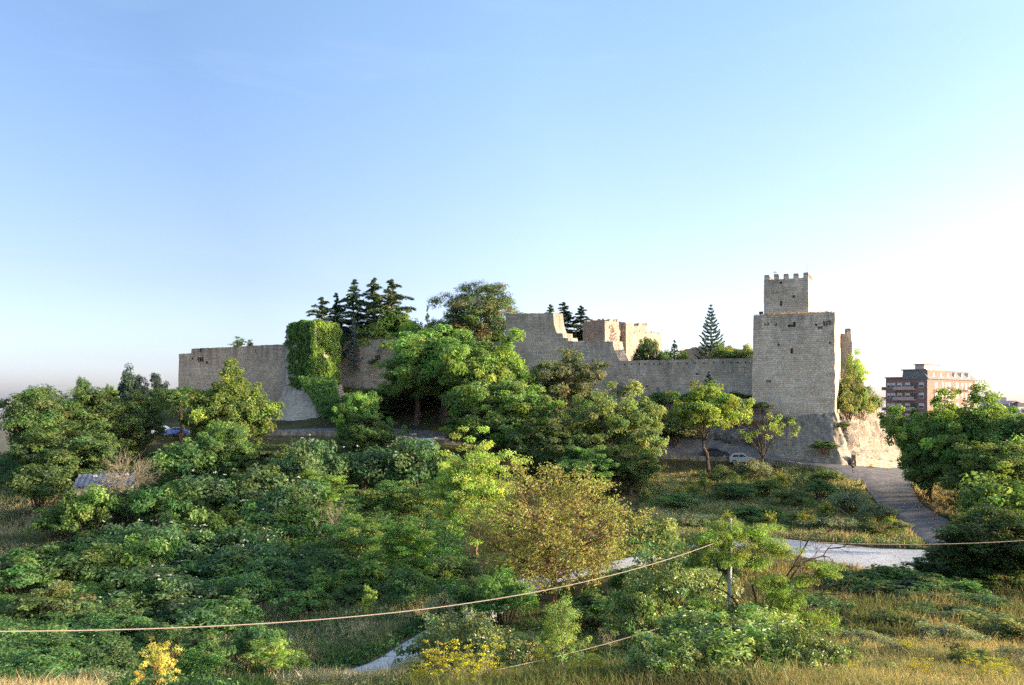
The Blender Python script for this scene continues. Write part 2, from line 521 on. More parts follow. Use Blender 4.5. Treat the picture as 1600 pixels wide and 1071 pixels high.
def wall_mb(pts, tops, z0, thick, cell=.45, rough=.07, toprag=.12, holes=(), batter=0.0, closed=False, mb=None, uoff=0.0, slits=()):
    """masonry wall along a polyline of front-face points; tops = [(u, z)], thick = vector to the back face"""
    pts = np.asarray(pts, float)
    seg = np.linalg.norm(np.diff(pts, axis=0), axis=1)
    cum = np.concatenate([[0], np.cumsum(seg)])
    L = cum[-1]
    us = set(np.round(np.linspace(0, L, max(2, int(L / cell)) + 1), 4)) | set(np.round(cum, 4)) | {round(min(max(u, 0), L), 4) for u, _ in tops}
    us = np.array(sorted(us))
    keep = [0]
    must = set(np.round(cum, 4)) | {round(u, 4) for u, _ in tops}
    for k in range(1, len(us)):
        if us[k] - us[keep[-1]] < .15 and us[k] not in must:
            continue
        keep.append(k)
    us = us[keep]
    tu, tz = np.array([t[0] for t in tops], float), np.array([t[1] for t in tops], float)
    top = np.interp(us, tu, tz)
    base = np.interp(us, cum, z0) if hasattr(z0, '__len__') else np.full(len(us), z0)
    top = top + np.array([toprag * (mnoise.noise(Vector((u * 1.3 + uoff, 3.1, 7.7))) + .6 * mnoise.noise(Vector((u * 4.1 + uoff, 1.1, 2.7)))) for u in us])
    nv = max(2, int((top.max() - base.min()) / cell))
    xs, ys = np.interp(us, cum, pts[:, 0]), np.interp(us, cum, pts[:, 1])
    tn = np.asarray(thick[:2], float)
    tl = np.linalg.norm(tn)
    out = -tn / tl
    m = len(us)
    v = np.zeros((m, nv + 1, 3))
    uv = np.zeros((m, nv + 1, 4))
    for a in range(m):
        for b in range(nv + 1):
            z = base[a] + (top[a] - base[a]) * b / nv
            p = np.array([xs[a], ys[a], z])
            k = rough * n3(p, 1.1) + rough * 2.2 * n3(p + 50, 5.) + batter * (top[a] - z)
            v[a, b] = p + np.array([out[0] * k, out[1] * k, 0])
            uv[a, b] = (us[a] + uoff, z, us[a], top[a] - z)
    bk = v.copy()
    for a in range(m):
        for b in range(nv + 1):
            bk[a, b, :2] = (xs[a] + thick[0], ys[a] + thick[1])
            bk[a, b, 2] += rough * 1.5 * n3(bk[a, b], 1.3) if b == nv else 0
    mb = mb or MB()
    idx = lambda a, b: a * (nv + 1) + b
    off = m * (nv + 1)
    drop = set()
    for (hu, hz, hw, hh) in holes:
        a = int(np.argmin(np.abs((us[:-1] + us[1:]) / 2 - hu)))
        b = int((hz - base[a]) / (top[a] - base[a]) * nv)
        for aa in range(a, min(m - 1, a + hw)):
            for bb in range(b, min(nv, b + hh)):
                drop.add((aa, bb))
    f = []
    pv, pf = [], []
    nb = 2 * off
    for a in range(m - 1):
        for b in range(nv):
            q = [idx(a, b), idx(a + 1, b), idx(a + 1, b + 1), idx(a, b + 1)]
            if (a, b) in drop:
                c4 = [v[a, b], v[a + 1, b], v[a + 1, b + 1], v[a, b + 1]]
                cen = sum(c4) / 4
                sh = [cen + (p - cen) * .82 + np.array([tn[0] / tl, tn[1] / tl, 0]) * .7 for p in c4]
                s0 = nb + len(pv)
                pv += sh
                nbq = [(a, b - 1), (a + 1, b), (a, b + 1), (a - 1, b)]
                for k in range(4):
                    f.append([q[k], q[(k + 1) % 4], s0 + (k + 1) % 4, s0 + k])
                f.append([s0, s0 + 1, s0 + 2, s0 + 3])
            else:
                f.append(q)
            f.append([off + idx(a + 1, b), off + idx(a, b), off + idx(a, b + 1), off + idx(a + 1, b + 1)])
        f.append([idx(a, nv), idx(a + 1, nv), off + idx(a + 1, nv), off + idx(a, nv)])
    for b in range(nv):
        f.append([idx(0, b + 1), off + idx(0, b + 1), off + idx(0, b), idx(0, b)])
        f.append([idx(m - 1, b), off + idx(m - 1, b), off + idx(m - 1, b + 1), idx(m - 1, b + 1)])
    ubk = uv.copy()
    ubk[..., 0] += tl + .3
    V = np.concatenate([v.reshape(-1, 3), bk.reshape(-1, 3)] + ([np.array(pv)] if pv else []))
    U = np.concatenate([uv.reshape(-1, 4), ubk.reshape(-1, 4)] + ([np.zeros((len(pv), 4)) + .02] if pv else []))
    mb.add(V, f, None, U)
    return mb


def tower_mb(corners, z0, z1, cell=.45, rough=.06, toprag=.08, batter=0.0, holes=(), mb=None, uoff=0., tops=None):
    """closed prism of masonry; corners listed anticlockwise seen from above, first edge is the front"""
    cs = np.asarray(corners, float)
    cen = cs.mean(0)
    loop = np.vstack([cs, cs[:1]])
    seg = np.linalg.norm(np.diff(loop, axis=0), axis=1)
    us, xs, ys = [], [], []
    cu = 0
    for k in range(len(cs)):
        m = max(2, int(seg[k] / cell))
        for q in range(m):
            us.append(cu + seg[k] * q / m)
            p = loop[k] + (loop[k + 1] - loop[k]) * q / m
            xs.append(p[0])
            ys.append(p[1])
        cu += seg[k]
    us, xs, ys = np.array(us), np.array(xs), np.array(ys)
    m = len(us)
    nv = max(2, int((z1 - z0) / cell))
    zt = np.full(m, z1) if tops is None else np.interp(us, [t[0] for t in tops], [t[1] for t in tops])
    zt = zt + np.array([toprag * mnoise.noise(Vector((u * 1.7 + uoff, 5.3, .3))) for u in us])
    v = np.zeros((m, nv + 1, 3))
    uv = np.zeros((m, nv + 1, 4))
    for a in range(m):
        d = np.array([xs[a], ys[a]]) - cen
        d /= np.linalg.norm(d)
        for b in range(nv + 1):
            z = z0 + (zt[a] - z0) * b / nv
            p = np.array([xs[a], ys[a], z])
            k = rough * n3(p, 1.1) + rough * 1.8 * n3(p + 50, 4.) + batter * (zt[a] - z)
            v[a, b] = p + np.array([d[0] * k, d[1] * k, 0])
            uv[a, b] = (us[a] + uoff, z, us[a], zt[a] - z)
    f = []
    drop = {}
    for (hu, hz, hw, hh) in holes:
        a = int(np.argmin(np.abs(us - hu)))
        b = int((hz - z0) / (z1 - z0) * nv)
        for aa in range(a, a + hw):
            for bb in range(b, b + hh):
                drop[(aa, bb)] = 1
    pv = []
    idx = lambda a, b: (a % m) * (nv + 1) + b
    nb = m * (nv + 1)
    for a in range(m):
        for b in range(nv):
            q = [idx(a, b), idx(a + 1, b), idx(a + 1, b + 1), idx(a, b + 1)]
            if (a, b) in drop:
                c4 = [v[a, b], v[(a + 1) % m, b], v[(a + 1) % m, b + 1], v[a, b + 1]]
                c = sum(c4) / 4
                dd = np.append(cen, 0) - np.append(c[:2], 0)
                dd /= np.linalg.norm(dd)
                s0 = nb + len(pv)
                pv += [c + (p - c) * .8 + dd * .7 for p in c4]
                f += [[q[k], q[(k + 1) % 4], s0 + (k + 1) % 4, s0 + k] for k in range(4)] + [[s0, s0 + 1, s0 + 2, s0 + 3]]
            else:
                f.append(q)
    ci = nb + len(pv)
    pv.append(np.array([cen[0], cen[1], zt.mean()]))
    mb = mb or MB()
    V = np.concatenate([v.reshape(-1, 3), np.array(pv)])
    U = np.concatenate([uv.reshape(-1, 4), np.zeros((len(pv), 4)) + .02])
    mb.add(V, f, None, U)
    mb.f.append(np.array([[idx(a, nv), idx(a + 1, nv), ci] for a in range(m)]) + mb.n - len(V))
    mb.c.append(None)
    mb.v.append(np.zeros((0, 3)))
    mb.uv.append(None)
    return mb


def ray_hit(px, p, d):
    """distance along direction d from point p at which the photo column px is met"""
    r = (px - CX) / F
    return (r * p[1] - p[0]) / (d[0] - r * d[1])


def along(px, p, d):
    s = ray_hit(px, p, d)
    return (p[0] + d[0] * s, p[1] + d[1] * s), s


def zat(py, Y):
    return (HY - py) / F * Y


# ------------------------------------------------------------------ castle
a26 = R(26)
D = np.array([math.cos(a26), -math.sin(a26)])      # along the front walls, to the right (nearer)
Nb = np.array([math.sin(a26), math.cos(a26)])      # into the castle

# corner tower -----------------------------------------------------
TR = np.array([(1304 - CX) / F * 133, 133.0])
tl_, sL = along(1177, TR, -D)
TL = np.array(tl_)
T_Z1, T_Z0 = zat(490, 134.5), zat(664, 134)
tw = empty('corner_tower', (TR[0], TR[1], T_Z0), 'tall square stone corner tower topped by a small battlemented turret', 'tower')


def hole_front(px, py):
    p, s = along(px, TL, D)
    return (s, zat(py, p[1]))


hl = []
for px, py, w, h in ((1239, 508, 1, 2), (1236, 552, 1, 2), (1195, 507, 2, 1), (1209, 508, 1, 1), (1232, 511, 2, 1), (1272, 508, 1, 1), (1276, 514, 2, 1), (1288, 506, 3, 2), (1197, 597, 2, 1), (1296, 538, 1, 1), (1215, 540, 1, 1)):
    u, z = hole_front(px, py)
    hl.append((u, z, w, h))
q = tower_mb([TL, TR, TR + Nb * 10.5, TL + Nb * 10.5], T_Z0, T_Z1, .42, .07, .3, .012, hl)
q.v = [v - np.array([TR[0], TR[1], T_Z0]) for v in q.v]
q.build('tower_body', M['stone_tower'], tw)
# turret
u1, s1 = along(1194, TL + Nb * 2.2, D)
u2, s2 = along(1263, TL + Nb * 2.2, D)
U1, U2 = np.array(u1), np.array(u2)
Yt = (U1[1] + U2[1]) / 2
tz0, tzw, tz1 = T_Z1 - .3, zat(436, Yt), zat(428, Yt)
wv = np.linalg.norm(U2 - U1)
th_ = []
for px, py, w, h in ((1218, 478, 1, 2), (1217, 441, 1, 1), (1240, 462, 1, 1)):
    p, s = along(px, U1, D)
    th_.append((s, zat(py, p[1]), w, h))
q = tower_mb([U1, U2, U2 + Nb * wv * .92, U1 + Nb * wv * .92], tz0, tzw, .4, .05, .05, .004, th_, None, 31.)
q.v = [v - np.array([TR[0], TR[1], T_Z0]) for v in q.v]
turret = q.build('turret', M['stone_tower'], tw)
mw = .80


def merlon(c):
    w, d, h = mw, mw * .8, tz1 - tzw + .12
    g = MB()
    z0 = tzw - .12
    ex, ey = D * w / 2, Nb * d / 2
    jit = rs(int(abs(c[0]) * 1000) % 9999).uniform(-.07, .07, 8)
    vs = []
    for k, zz in enumerate((z0, z0 + h)):
        for s1_, s2_ in ((-1, -1), (1, -1), (1, 1), (-1, 1)):
            p = c + ex * s1_ + ey * s2_
            vs.append([p[0], p[1], zz + (jit[len(vs)] if k else 0)])
    us_ = np.array([[i * .6, v[2], i, .5] for i, v in enumerate(vs)])
    g.add(np.array(vs) - np.array([TR[0], TR[1], T_Z0]), [[0, 1, 5, 4], [1, 2, 6, 5], [2, 3, 7, 6], [3, 0, 4, 7], [4, 5, 6, 7], [0, 3, 2, 1]], None, us_)
    g.build('merlon', M['stone_tower'], turret)


dep = wv * .92
for k in range(5):
    c = U1 + D * (mw / 2 + (wv - mw) * k / 4) + Nb * mw * .45
    merlon(c)
    merlon(U1 + D * (mw / 2 + (wv - mw) * k / 4) + Nb * (dep - mw * .45))
for k in range(1, 4):
    for o_ in (mw / 2, wv - mw / 2):
        merlon(U1 + D * o_ + Nb * (mw * .45 + (dep - mw * .9) * k / 4))
for px, ht in ((1211, .9), (1261, 1.9)):
    p, s = along(px, U1 + Nb * 2.5, D)
    g = MB().tube([(p[0] - TR[0], p[1] - TR[1], tzw - T_Z0 - .2), (p[0] - TR[0], p[1] - TR[1], tz1 - T_Z0 + ht)], [.05, .03], 5)
    if ht < 1:
        g.box((p[0] - TR[0], p[1] - TR[1], tz1 - T_Z0 + ht - .15), (.5, .12, .28))
    g.build('lightning_rod', M['steel'], turret)
# dry tufts on the tower shoulder belong to the grass below; flood lamp
p, s = along(1189, TL + Nb * .8, D)
fl = empty('flood_lamp', (p[0], p[1], T_Z1 - .05), 'small black flood lamp on the tower shoulder left of the turret', 'lamp')
MB().tube([(0, 0, 0), (0, 0, .5)], .04, 6).build('lamp_stand', M['steel'], fl)
g = MB()
g.add([[-.28, -.2, .35], [.28, -.2, .35], [.28, .2, .42], [-.28, .2, .42], [-.33, -.25, .82], [.33, -.25, .82], [.28, .22, .78], [-.28, .22, .78]], [[0, 1, 5, 4], [1, 2, 6, 5], [2, 3, 7, 6], [3, 0, 4, 7], [4, 5, 6, 7], [0, 3, 2, 1]])
g.build('lamp_head', M['black'], fl)

# right curtain wall ------------------------------------------------
W0 = TL + Nb * 2.5
pA, sA = along(966, W0, -D)
WA = np.array(pA)
zt = 8.25
Lw = np.linalg.norm(W0 - WA)
hs = []
for px in (966, 977, 987, 998, 1008, 1021, 1032, 1046, 1059, 1074, 1085, 1100, 1116, 1129, 1141, 1153, 1165):
    p, s = along(px, WA, D)
    hs.append((s, zt - .75, 1, 1))
p, s = along(1087, WA, D)
hs.append((s, zat(585, p[1]), 2, 1))
wl = wall_mb([WA, W0 + D * .6], [(0, zt), (Lw + .6, zt - .1)], -3.5, Nb * 2.0, .27, .06, .05, hs)
tag(wl.build('curtain_wall', M['stone']), 'level curtain wall with a row of small square holes beside the corner tower', 'wall')

# stepped ruin wall -------------------------------------------------
WB0 = WA + Nb * .02
pB, sB = along(790, WA, -D)
WB = np.array(pB)
Ls = np.linalg.norm(WB - WA)


def us_of(px):
    p, s = along(px, WB, D)
    return s, p[1]


tp = []
for px, py in ((790, 489), (800, 490), (864, 489.5), (864.6, 496), (866, 508), (869, 519), (871, 521), (879, 521), (879.5, 528), (887, 528), (887.5, 533.5), (905, 533.5), (957, 534), (958, 540), (960, 548), (962, 553), (965.5, 561)):
    u, Y = us_of(px)
    tp.append((u, zat(py, Y)))
wl = wall_mb([WB, WA], tp, -2.5, Nb * 1.6 + D * 1.35, .42, .07, .1, ())
tag(wl.build('stepped_wall', M['stone']), 'high ruined wall stepping down to the right in broken sunlit ledges', 'wall')

# wall between ivy bastion and high wall ------------------------------
W2R = WB + Nb * 2.0
p2, s2 = along(515, W2R, -D)
W2L = np.array(p2)
L2 = np.linalg.norm(W2R - W2L)
hs = []
for px, py, w in ((567, 562, 1), (586, 558, 3), (590, 560, 2)):
    p, s = along(px, W2L, D)
    hs.append((s, zat(py, p[1]), w, 1))
wl = wall_mb([W2L, W2R], [(0, zat(529, W2L[1])), (L2 * .5, zat(531, (W2L[1] + W2R[1]) / 2)), (L2, zat(535, W2R[1]))], -2, Nb * 2.0, .5, .09, .2, hs, .03)
tag(wl.build('curtain_wall', M['stone_old']), 'streaked brown curtain wall right of the ivy bastion', 'wall')

# ivy bastion ---------------------------------------------------------
BC = np.array([(490 - CX) / F * 168, 168.0])
dl, dr = np.array([-.8, .6]), np.array([.6, .8])
pl, sl = along(447, BC, dl)
pr, sr = along(527, BC, dr)
BL, BR = np.array(pl), np.array(pr)
BB = BL + (BR - BC)
bz = zat(507, 170)
q = tower_mb([BL, BC, BR, BB], zat(600, 168), bz, .5, .08, .25, .01, (), None, 11.)
bast = q.build('bastion', M['stone_pale'])
tag(bast, 'square bastion with a pale stone corner, mostly hidden under ivy', 'tower')
# sloping scarp under the bastion (a battered footing, part of the bastion)
e1 = np.array([(405 - CX) / F * 160, 160.0])
e2 = np.array([(500 - CX) / F * 157, 157.0])
e3 = np.array([(548 - CX) / F * 168, 168.0])
b1, b2, b3 = BL + dl * .4, BC + np.array([-.1, -.5]), BR + dr * .5


def loft(lo, hi, zlo, zhi, nu, nvv, amp, sc, back=(0, 0, 0), strat=0.0, seed=0.):
    """displaced rock or masonry face between a foot line and a head line, with a body behind it"""
    lo, hi = np.asarray(lo, float), np.asarray(hi, float)

    def res(p, z):
        c = np.concatenate([[0], np.cumsum(np.linalg.norm(np.diff(p, axis=0), axis=1))])
        t = np.linspace(0, c[-1], nu)
        return np.stack([np.interp(t, c, p[:, 0]), np.interp(t, c, p[:, 1]), np.interp(t, c, z)], -1), t
    a, ta = res(lo, zlo)
    b, tb = res(hi, zhi)
    w = np.linspace(0, 1, nvv)
    v = a[:, None, :] * (1 - w)[None, :, None] + b[:, None, :] * w[None, :, None]
    du = np.gradient(v, axis=0)
    dv = np.gradient(v, axis=1)
    nr = np.cross(du, dv)
    nr /= np.linalg.norm(nr, axis=2, keepdims=True) + 1e-9
    uv = np.zeros((nu, nvv, 4))
    for x in range(nu):
        for y in range(nvv):
            p = v[x, y].copy()
            d = amp * n3(p + seed, sc) + amp * .5 * n3(p + seed + 9, sc * .3)
            if strat:
                d += amp * .8 * (abs(n3(p + seed + 31, sc * .55)) - .3) + .12 * n3(p + seed, .6)
            if strat:
                d += strat * math.sin(p[2] * 2.1 + 2 * n3(p, 6)) + strat * .8 * abs(n3((p[0] * .5, p[1] * .5, p[2] * 2.4), 1.7))
            v[x, y] = p + nr[x, y] * d
            uv[x, y] = (ta[x], p[2], ta[x], b[x, 2] - p[2])
    bk = v + np.array(back)
    m = nvv
    off = nu * nvv
    f = []
    for x in range(nu - 1):
        for y in range(nvv - 1):
            f.append([x * m + y, (x + 1) * m + y, (x + 1) * m + y + 1, x * m + y + 1])
            f.append([off + (x + 1) * m + y, off + x * m + y, off + x * m + y + 1, off + (x + 1) * m + y + 1])
        f.append([x * m + m - 1, (x + 1) * m + m - 1, off + (x + 1) * m + m - 1, off + x * m + m - 1])
    for y in range(m - 1):
        f.append([y + 1, off + y + 1, off + y, y])
        e = (nu - 1) * m
        f.append([e + y, off + e + y, off + e + y + 1, e + y + 1])
    return MB().add(np.concatenate([v.reshape(-1, 3), bk.reshape(-1, 3)]), f, None, np.concatenate([uv.reshape(-1, 4)] * 2))


q = loft([e1, e2, e3], [b1, b2, b3], [-6.5] * 3, [zat(604, 168), zat(600, 168), zat(600, 170)], 46, 24, .3, 2.5, (0, 3.0, 0))
sc_ = q.build('scarp', M['stone'], bast)

# long left wall -------------------------------------------------------
a10 = R(12)
D2 = np.array([math.cos(a10), -math.sin(a10)])
N2 = np.array([math.sin(a10), math.cos(a10)])
LW1 = BL + np.array([1.0, 1.2])
p0, s0 = along(279, LW1, -D2)
LW0 = np.array(p0)
L3 = np.linalg.norm(LW1 - LW0)
tp, hs = [], []
for px, py in ((279, 553.5), (298.5, 552), (299, 545), (350, 543), (400, 540), (446, 538)):
    p, s = along(px, LW0, D2)
    tp.append((s, zat(py, p[1])))
for px, py, w, h in ((313, 549, 1, 2), (311, 564, 3, 2), (323, 568, 1, 1), (400, 550, 1, 1), (301, 560, 1, 1)):
    p, s = along(px, LW0, D2)
    hs.append((s, zat(py, p[1]), w, h))
tp[-1] = (L3, tp[-1][1])
wl = wall_mb([LW0, LW1], tp, -4, N2 * 2.2, .5, .08, .1, hs, .01)
tag(wl.build('curtain_wall', M['stone_old']), 'long plain brown curtain wall at the left end of the castle', 'wall')

# inner ruined keep ------------------------------------------------------
KC = np.array([(945 - CX) / F * 165, 165.0])
kd, kl = np.array([.707, .707]), np.array([-.707, .707])
pk, sk = along(1012, KC, kd)
KR = np.array(pk)
pk2, sk2 = along(911, KC, kl)
KL = np.array(pk2)
kz = 3.0
tops = [(0, zat(504, KL[1])), (sk2 * .6, zat(498.5, 166)), (sk2, zat(498, 165)), (sk2 + sk * .35, zat(501, 169)), (sk2 + sk * .8, zat(505, 174)), (sk2 + sk, zat(507, KR[1])), (sk2 + sk + sk2, zat(507, KR[1] + 4)), (2 * (sk2 + sk), zat(504, KL[1]))]
kp = empty('inner_keep', (KC[0], KC[1], kz), 'roofless ruined keep with a shaded blue-grey side and a sunlit side', 'ruin')


def rel(q, o):
    q.v = [v - np.array(o) for v in q.v]
    return q


# front split by a ragged breach: left block, recessed middle, right block
p1, x1 = along(966, KC, kd)
p2_, x2 = along(978, KC, kd)
q = tower_mb([KL, KC, np.array(p1), np.array(p1) + kl * sk2], kz, zat(499, 165), .4, .18, .9, .0, [(sk2 + 1.5, zat(510, 166), 1, 1)], None, 3.)
rel(q, (KC[0], KC[1], kz)).build('left_block', M['stone_warm'], kp)
mid = [np.array(p1) + kl * 1.0, np.array(p2_) + kl * 1.3, np.array(p2_) + kl * sk2, np.array(p1) + kl * sk2]
q = tower_mb(mid, kz, zat(503, 168), .4, .3, .9, .0, (), None, 5.)
rel(q, (KC[0], KC[1], kz)).build('breach_wall', M['stone_warm'], kp)
q = tower_mb([np.array(p2_), KR, KR + kl * sk2 * .9, np.array(p2_) + kl * sk2 * .9], kz, zat(507, 173), .4, .22, 1.1, .0, [(4.2, zat(517, 172), 1, 1), (6.1, zat(517, 174), 1, 1)], None, 8.)
rel(q, (KC[0], KC[1], kz)).build('right_block', M['stone_warm'], kp)
p3, x3 = along(1041, KC, kd)
q = tower_mb([KR + kl * 1.0, np.array(p3) + kl * 1.0, np.array(p3) + kl * 3.5, KR + kl * 3.5], kz, zat(521, 180), .4, .18, .7, .0, (), None, 15.)
rel(q, (KC[0], KC[1], kz)).build('side_wall', M['stone_warm'], kp)
# low ruin behind the bare conifer
x0 = np.array(P(1062, 0, 172)[:2])
x1_ = np.array(P(1178, 0, 165)[:2])
q = wall_mb([x0, x1_], [(0, zat(549, 172)), (3, zat(543, 172)), (8, zat(543, 170)), (np.linalg.norm(x1_ - x0), zat(548, 166))], 2, (.6, 1.8), .45, .15, .4)
tag(q.build('ruined_wall', M['stone_old']), 'low dark ruined wall behind the spiky bare conifer', 'wall')
# broken pillar of wall behind the tower on the right
c0 = np.array(P(1315, 0, 146)[:2])
q = tower_mb([c0, c0 + np.array([1.55, -.4]), c0 + np.array([2.2, 3.2]), c0 + np.array([.7, 3.6])], -1, zat(522, 146), .35, .16, .3, .004, (), None, 2.)
q = tower_mb([c0 + np.array([.75, -.2]), c0 + np.array([1.5, -.4]), c0 + np.array([1.9, 1.2]), c0 + np.array([1.1, 1.4])], zat(524, 146), zat(513.5, 146), .35, .1, .2, 0, (), q, 4.)
tag(q.build('wall_stump', M['stone_warm']), 'jagged upright stump of broken wall right of the corner tower', 'ruin')

# rock under the castle --------------------------------------------------
lo, hi, zl, zh = [], [], [], []
for px, pyl, Yl, pyh, Yh in ((960, 716, 143, 600, 152), (1030, 716, 142, 606, 149), (1080, 718, 141, 618, 146), (1130, 721, 139, 622, 143), (1176, 725, 136, 625, 138.4), (1240, 729, 132.5, 648, 135.9), (1300, 733, 129, 648, 133.4), (1326, 735, 127.2, 660, 132.8), (1338, 737, 130, 662, 136.5)):
    x, y, z = P(px, pyl, Yl)
    lo.append((x, y))
    zl.append(z - .8)
    x, y, z = P(px, pyh, Yh)
    hi.append((x, y))
    zh.append(z)
q = loft(lo, hi, zl, zh, 190, 60, .45, 3.4, (1.5, 5.0, -.3), .42)
tag(q.build('rock_outcrop', M['rock']), 'grey layered rock outcrop carrying the corner tower and curtain wall', None, None, 'structure')
lo, hi, zl, zh = [], [], [], []
for px, pyl, Yl, pxh, pyh, Yh in ((1340, 733, 129.5, 1313, 640, 139), (1354, 732, 132, 1332, 604, 145), (1378, 730, 136, 1352, 606, 149), (1402, 727, 141, 1372, 634, 151), (1430, 722, 147, 1392, 686, 152), (1470, 718, 155, 1420, 706, 158)):
    x, y, z = P(px, pyl, Yl)
    lo.append((x, y))
    zl.append(z - .8)
    x, y, z = P(pxh, pyh, Yh)
    hi.append((x, y))
    zh.append(z)
q = loft(lo, hi, zl, zh, 90, 60, .45, 3.4, (0, 7.0, -.5), .2, 40.)
tag(q.build('rock_slope', M['rock_pale']), 'pale sunlit limestone slope right of the corner tower', None, None, 'structure')
# flared masonry footing that carries the tower wall down towards the road
loF = [P(1196, 0, 133.6)[:2], P(1235, 0, 130.2)[:2], P(1275, 0, 127.4)[:2], P(1322, 0, 124.6)[:2], P(1337, 0, 127.)[:2], P(1336, 0, 131.)[:2]]
zlF = [P(0, y, Y)[2] - .9 for y, Y in ((726, 133.6), (729, 130.2), (731, 127.4), (734, 124.6), (734, 127.), (734, 131.))]
tA, tB = TL + D * 2.6 - Nb * .22, TR - Nb * .22 + D * .1
hiF = [tuple(TL + D * 1.4 - Nb * .2), tuple(tA), tuple(tA + (tB - tA) * .5), tuple(tB), tuple(TR + D * .25 + Nb * .5), tuple(TR + D * .25 + Nb * 4.)]
q = loft(loF, hiF, zlF, [zat(668, 134), zat(654, 134), zat(648, 133.5), zat(644, 133), zat(644, 133), zat(648, 136)], 90, 40, .22, 2.6, (-.5, 2.5, -.3), .1, 77.)
q.v = [v - np.array([TR[0], TR[1], T_Z0]) for v in q.v]
q.build('footing', M['stone_footing'], tw)
# low kerb wall at the foot of the pale slope
kb = [np.array(P(px, 0, Y)[:2]) for px, Y in ((1338, 126.5), (1365, 130), (1392, 134.5), (1425, 140))]
kzs = [gz(*p) for p in kb]
cumk = np.concatenate([[0], np.cumsum([np.linalg.norm(kb[k + 1] - kb[k]) for k in range(3)])])
q = wall_mb(kb, [(c, z + 1.6 - .25 * k) for k, (c, z) in enumerate(zip(cumk, kzs))], [z - .5 for z in kzs], (-.5, .7), .4, .08, .2)
tag(q.build('retaining_wall', M['stone_warm']), 'low sunlit retaining wall at the foot of the pale rock slope', 'wall')

# parapet along the castle road, valley side -------------------------------
cr = ROADS['castle_road']


def par_line(pxs):
    out = []
    for px in pxs:
        r = (px - CX) / F
        k = int(np.argmin(np.abs(cr[:, 0] - r * cr[:, 1])))
        t = cr[k + 1, :2] - cr[k - 1, :2]
        t /= np.linalg.norm(t)
        out.append(cr[k, :2] + np.array([t[1], -t[0]]) * (cr[k, 2] / 2 + .45))
    return out


def parapet(pxs, label, h):
    pp = par_line(pxs)
    zs = [gz(*p) for p in pp]
    cu = np.concatenate([[0], np.cumsum([np.linalg.norm(pp[k + 1] - pp[k]) for k in range(len(pp) - 1)])])
    q = wall_mb(pp, [(c, z + h) for c, z in zip(cu, zs)], [z - 1.5 for z in zs], (.08, .45), .4, .05, .08)
    return tag(q.build('parapet_wall', M['stone_old']), label, 'wall')


parapet([1000, 1040, 1080, 1120, 1160, 1200, 1240, 1280, 1318], 'low stone parapet along the castle road below the corner tower', .75)
parapet([400, 440, 500, 560, 620, 680, 760, 840, 920], 'low stone parapet along the road behind the big central trees', .8)
parapet([150, 200, 250, 300, 350], 'low stone parapet along the road at the far left trees', .75)

# ------------------------------------------------------------------ vegetation generators
def unit(v):
    return v / (np.linalg.norm(v, axis=-1, keepdims=True) + 1e-9)


def jitter_cols(base, n, g, amt=.16, alt=None, altp=0.0):
    c = np.tile(np.asarray(base, float), (n, 1))
    if alt is not None:
        k = g.random(n) < altp
        c[k] = np.asarray(alt)
    c *= (1 + g.normal(0, amt, (n, 1)))
    c *= (1 + g.normal(0, amt * .35, (n, 3)))
    return np.clip(c, .004, .9)


def cards(mb, cen, nrm, size, g, col, aspect=.55, axis=None, fold=.18, svar=.3):
    """diamond leaf cards: one folded quad per leaf"""
    n = len(cen)
    nrm = unit(nrm)
    ax = g.normal(size=(n, 3)) if axis is None else axis
    ax = ax - (ax * nrm).sum(1, keepdims=True) * nrm
    ax = unit(ax)
    b = np.cross(nrm, ax)
    s = (np.asarray(size) * np.clip(1 + g.normal(0, svar, n), .45, 1.9))[:, None]
    v = np.stack([cen - ax * s * .5, cen + b * s * aspect * .5 + nrm * s * fold, cen + ax * s * .5, cen - b * s * aspect * .5 + nrm * s * fold], 1)
    f = np.arange(n * 4).reshape(n, 4)
    mb.add(v.reshape(-1, 3), f, col)


def curve3(a, b, sag, g, n=5, wob=.06):
    t = np.linspace(0, 1, n)[:, None]
    a, b = np.asarray(a, float), np.asarray(b, float)
    L = np.linalg.norm(b - a)
    p = a + (b - a) * t
    p[:, 2] += sag * L * (t[:, 0] * (1 - t[:, 0])) * 4
    p[1:-1] += g.normal(0, wob * L * .5, (n - 2, 3))
    return p


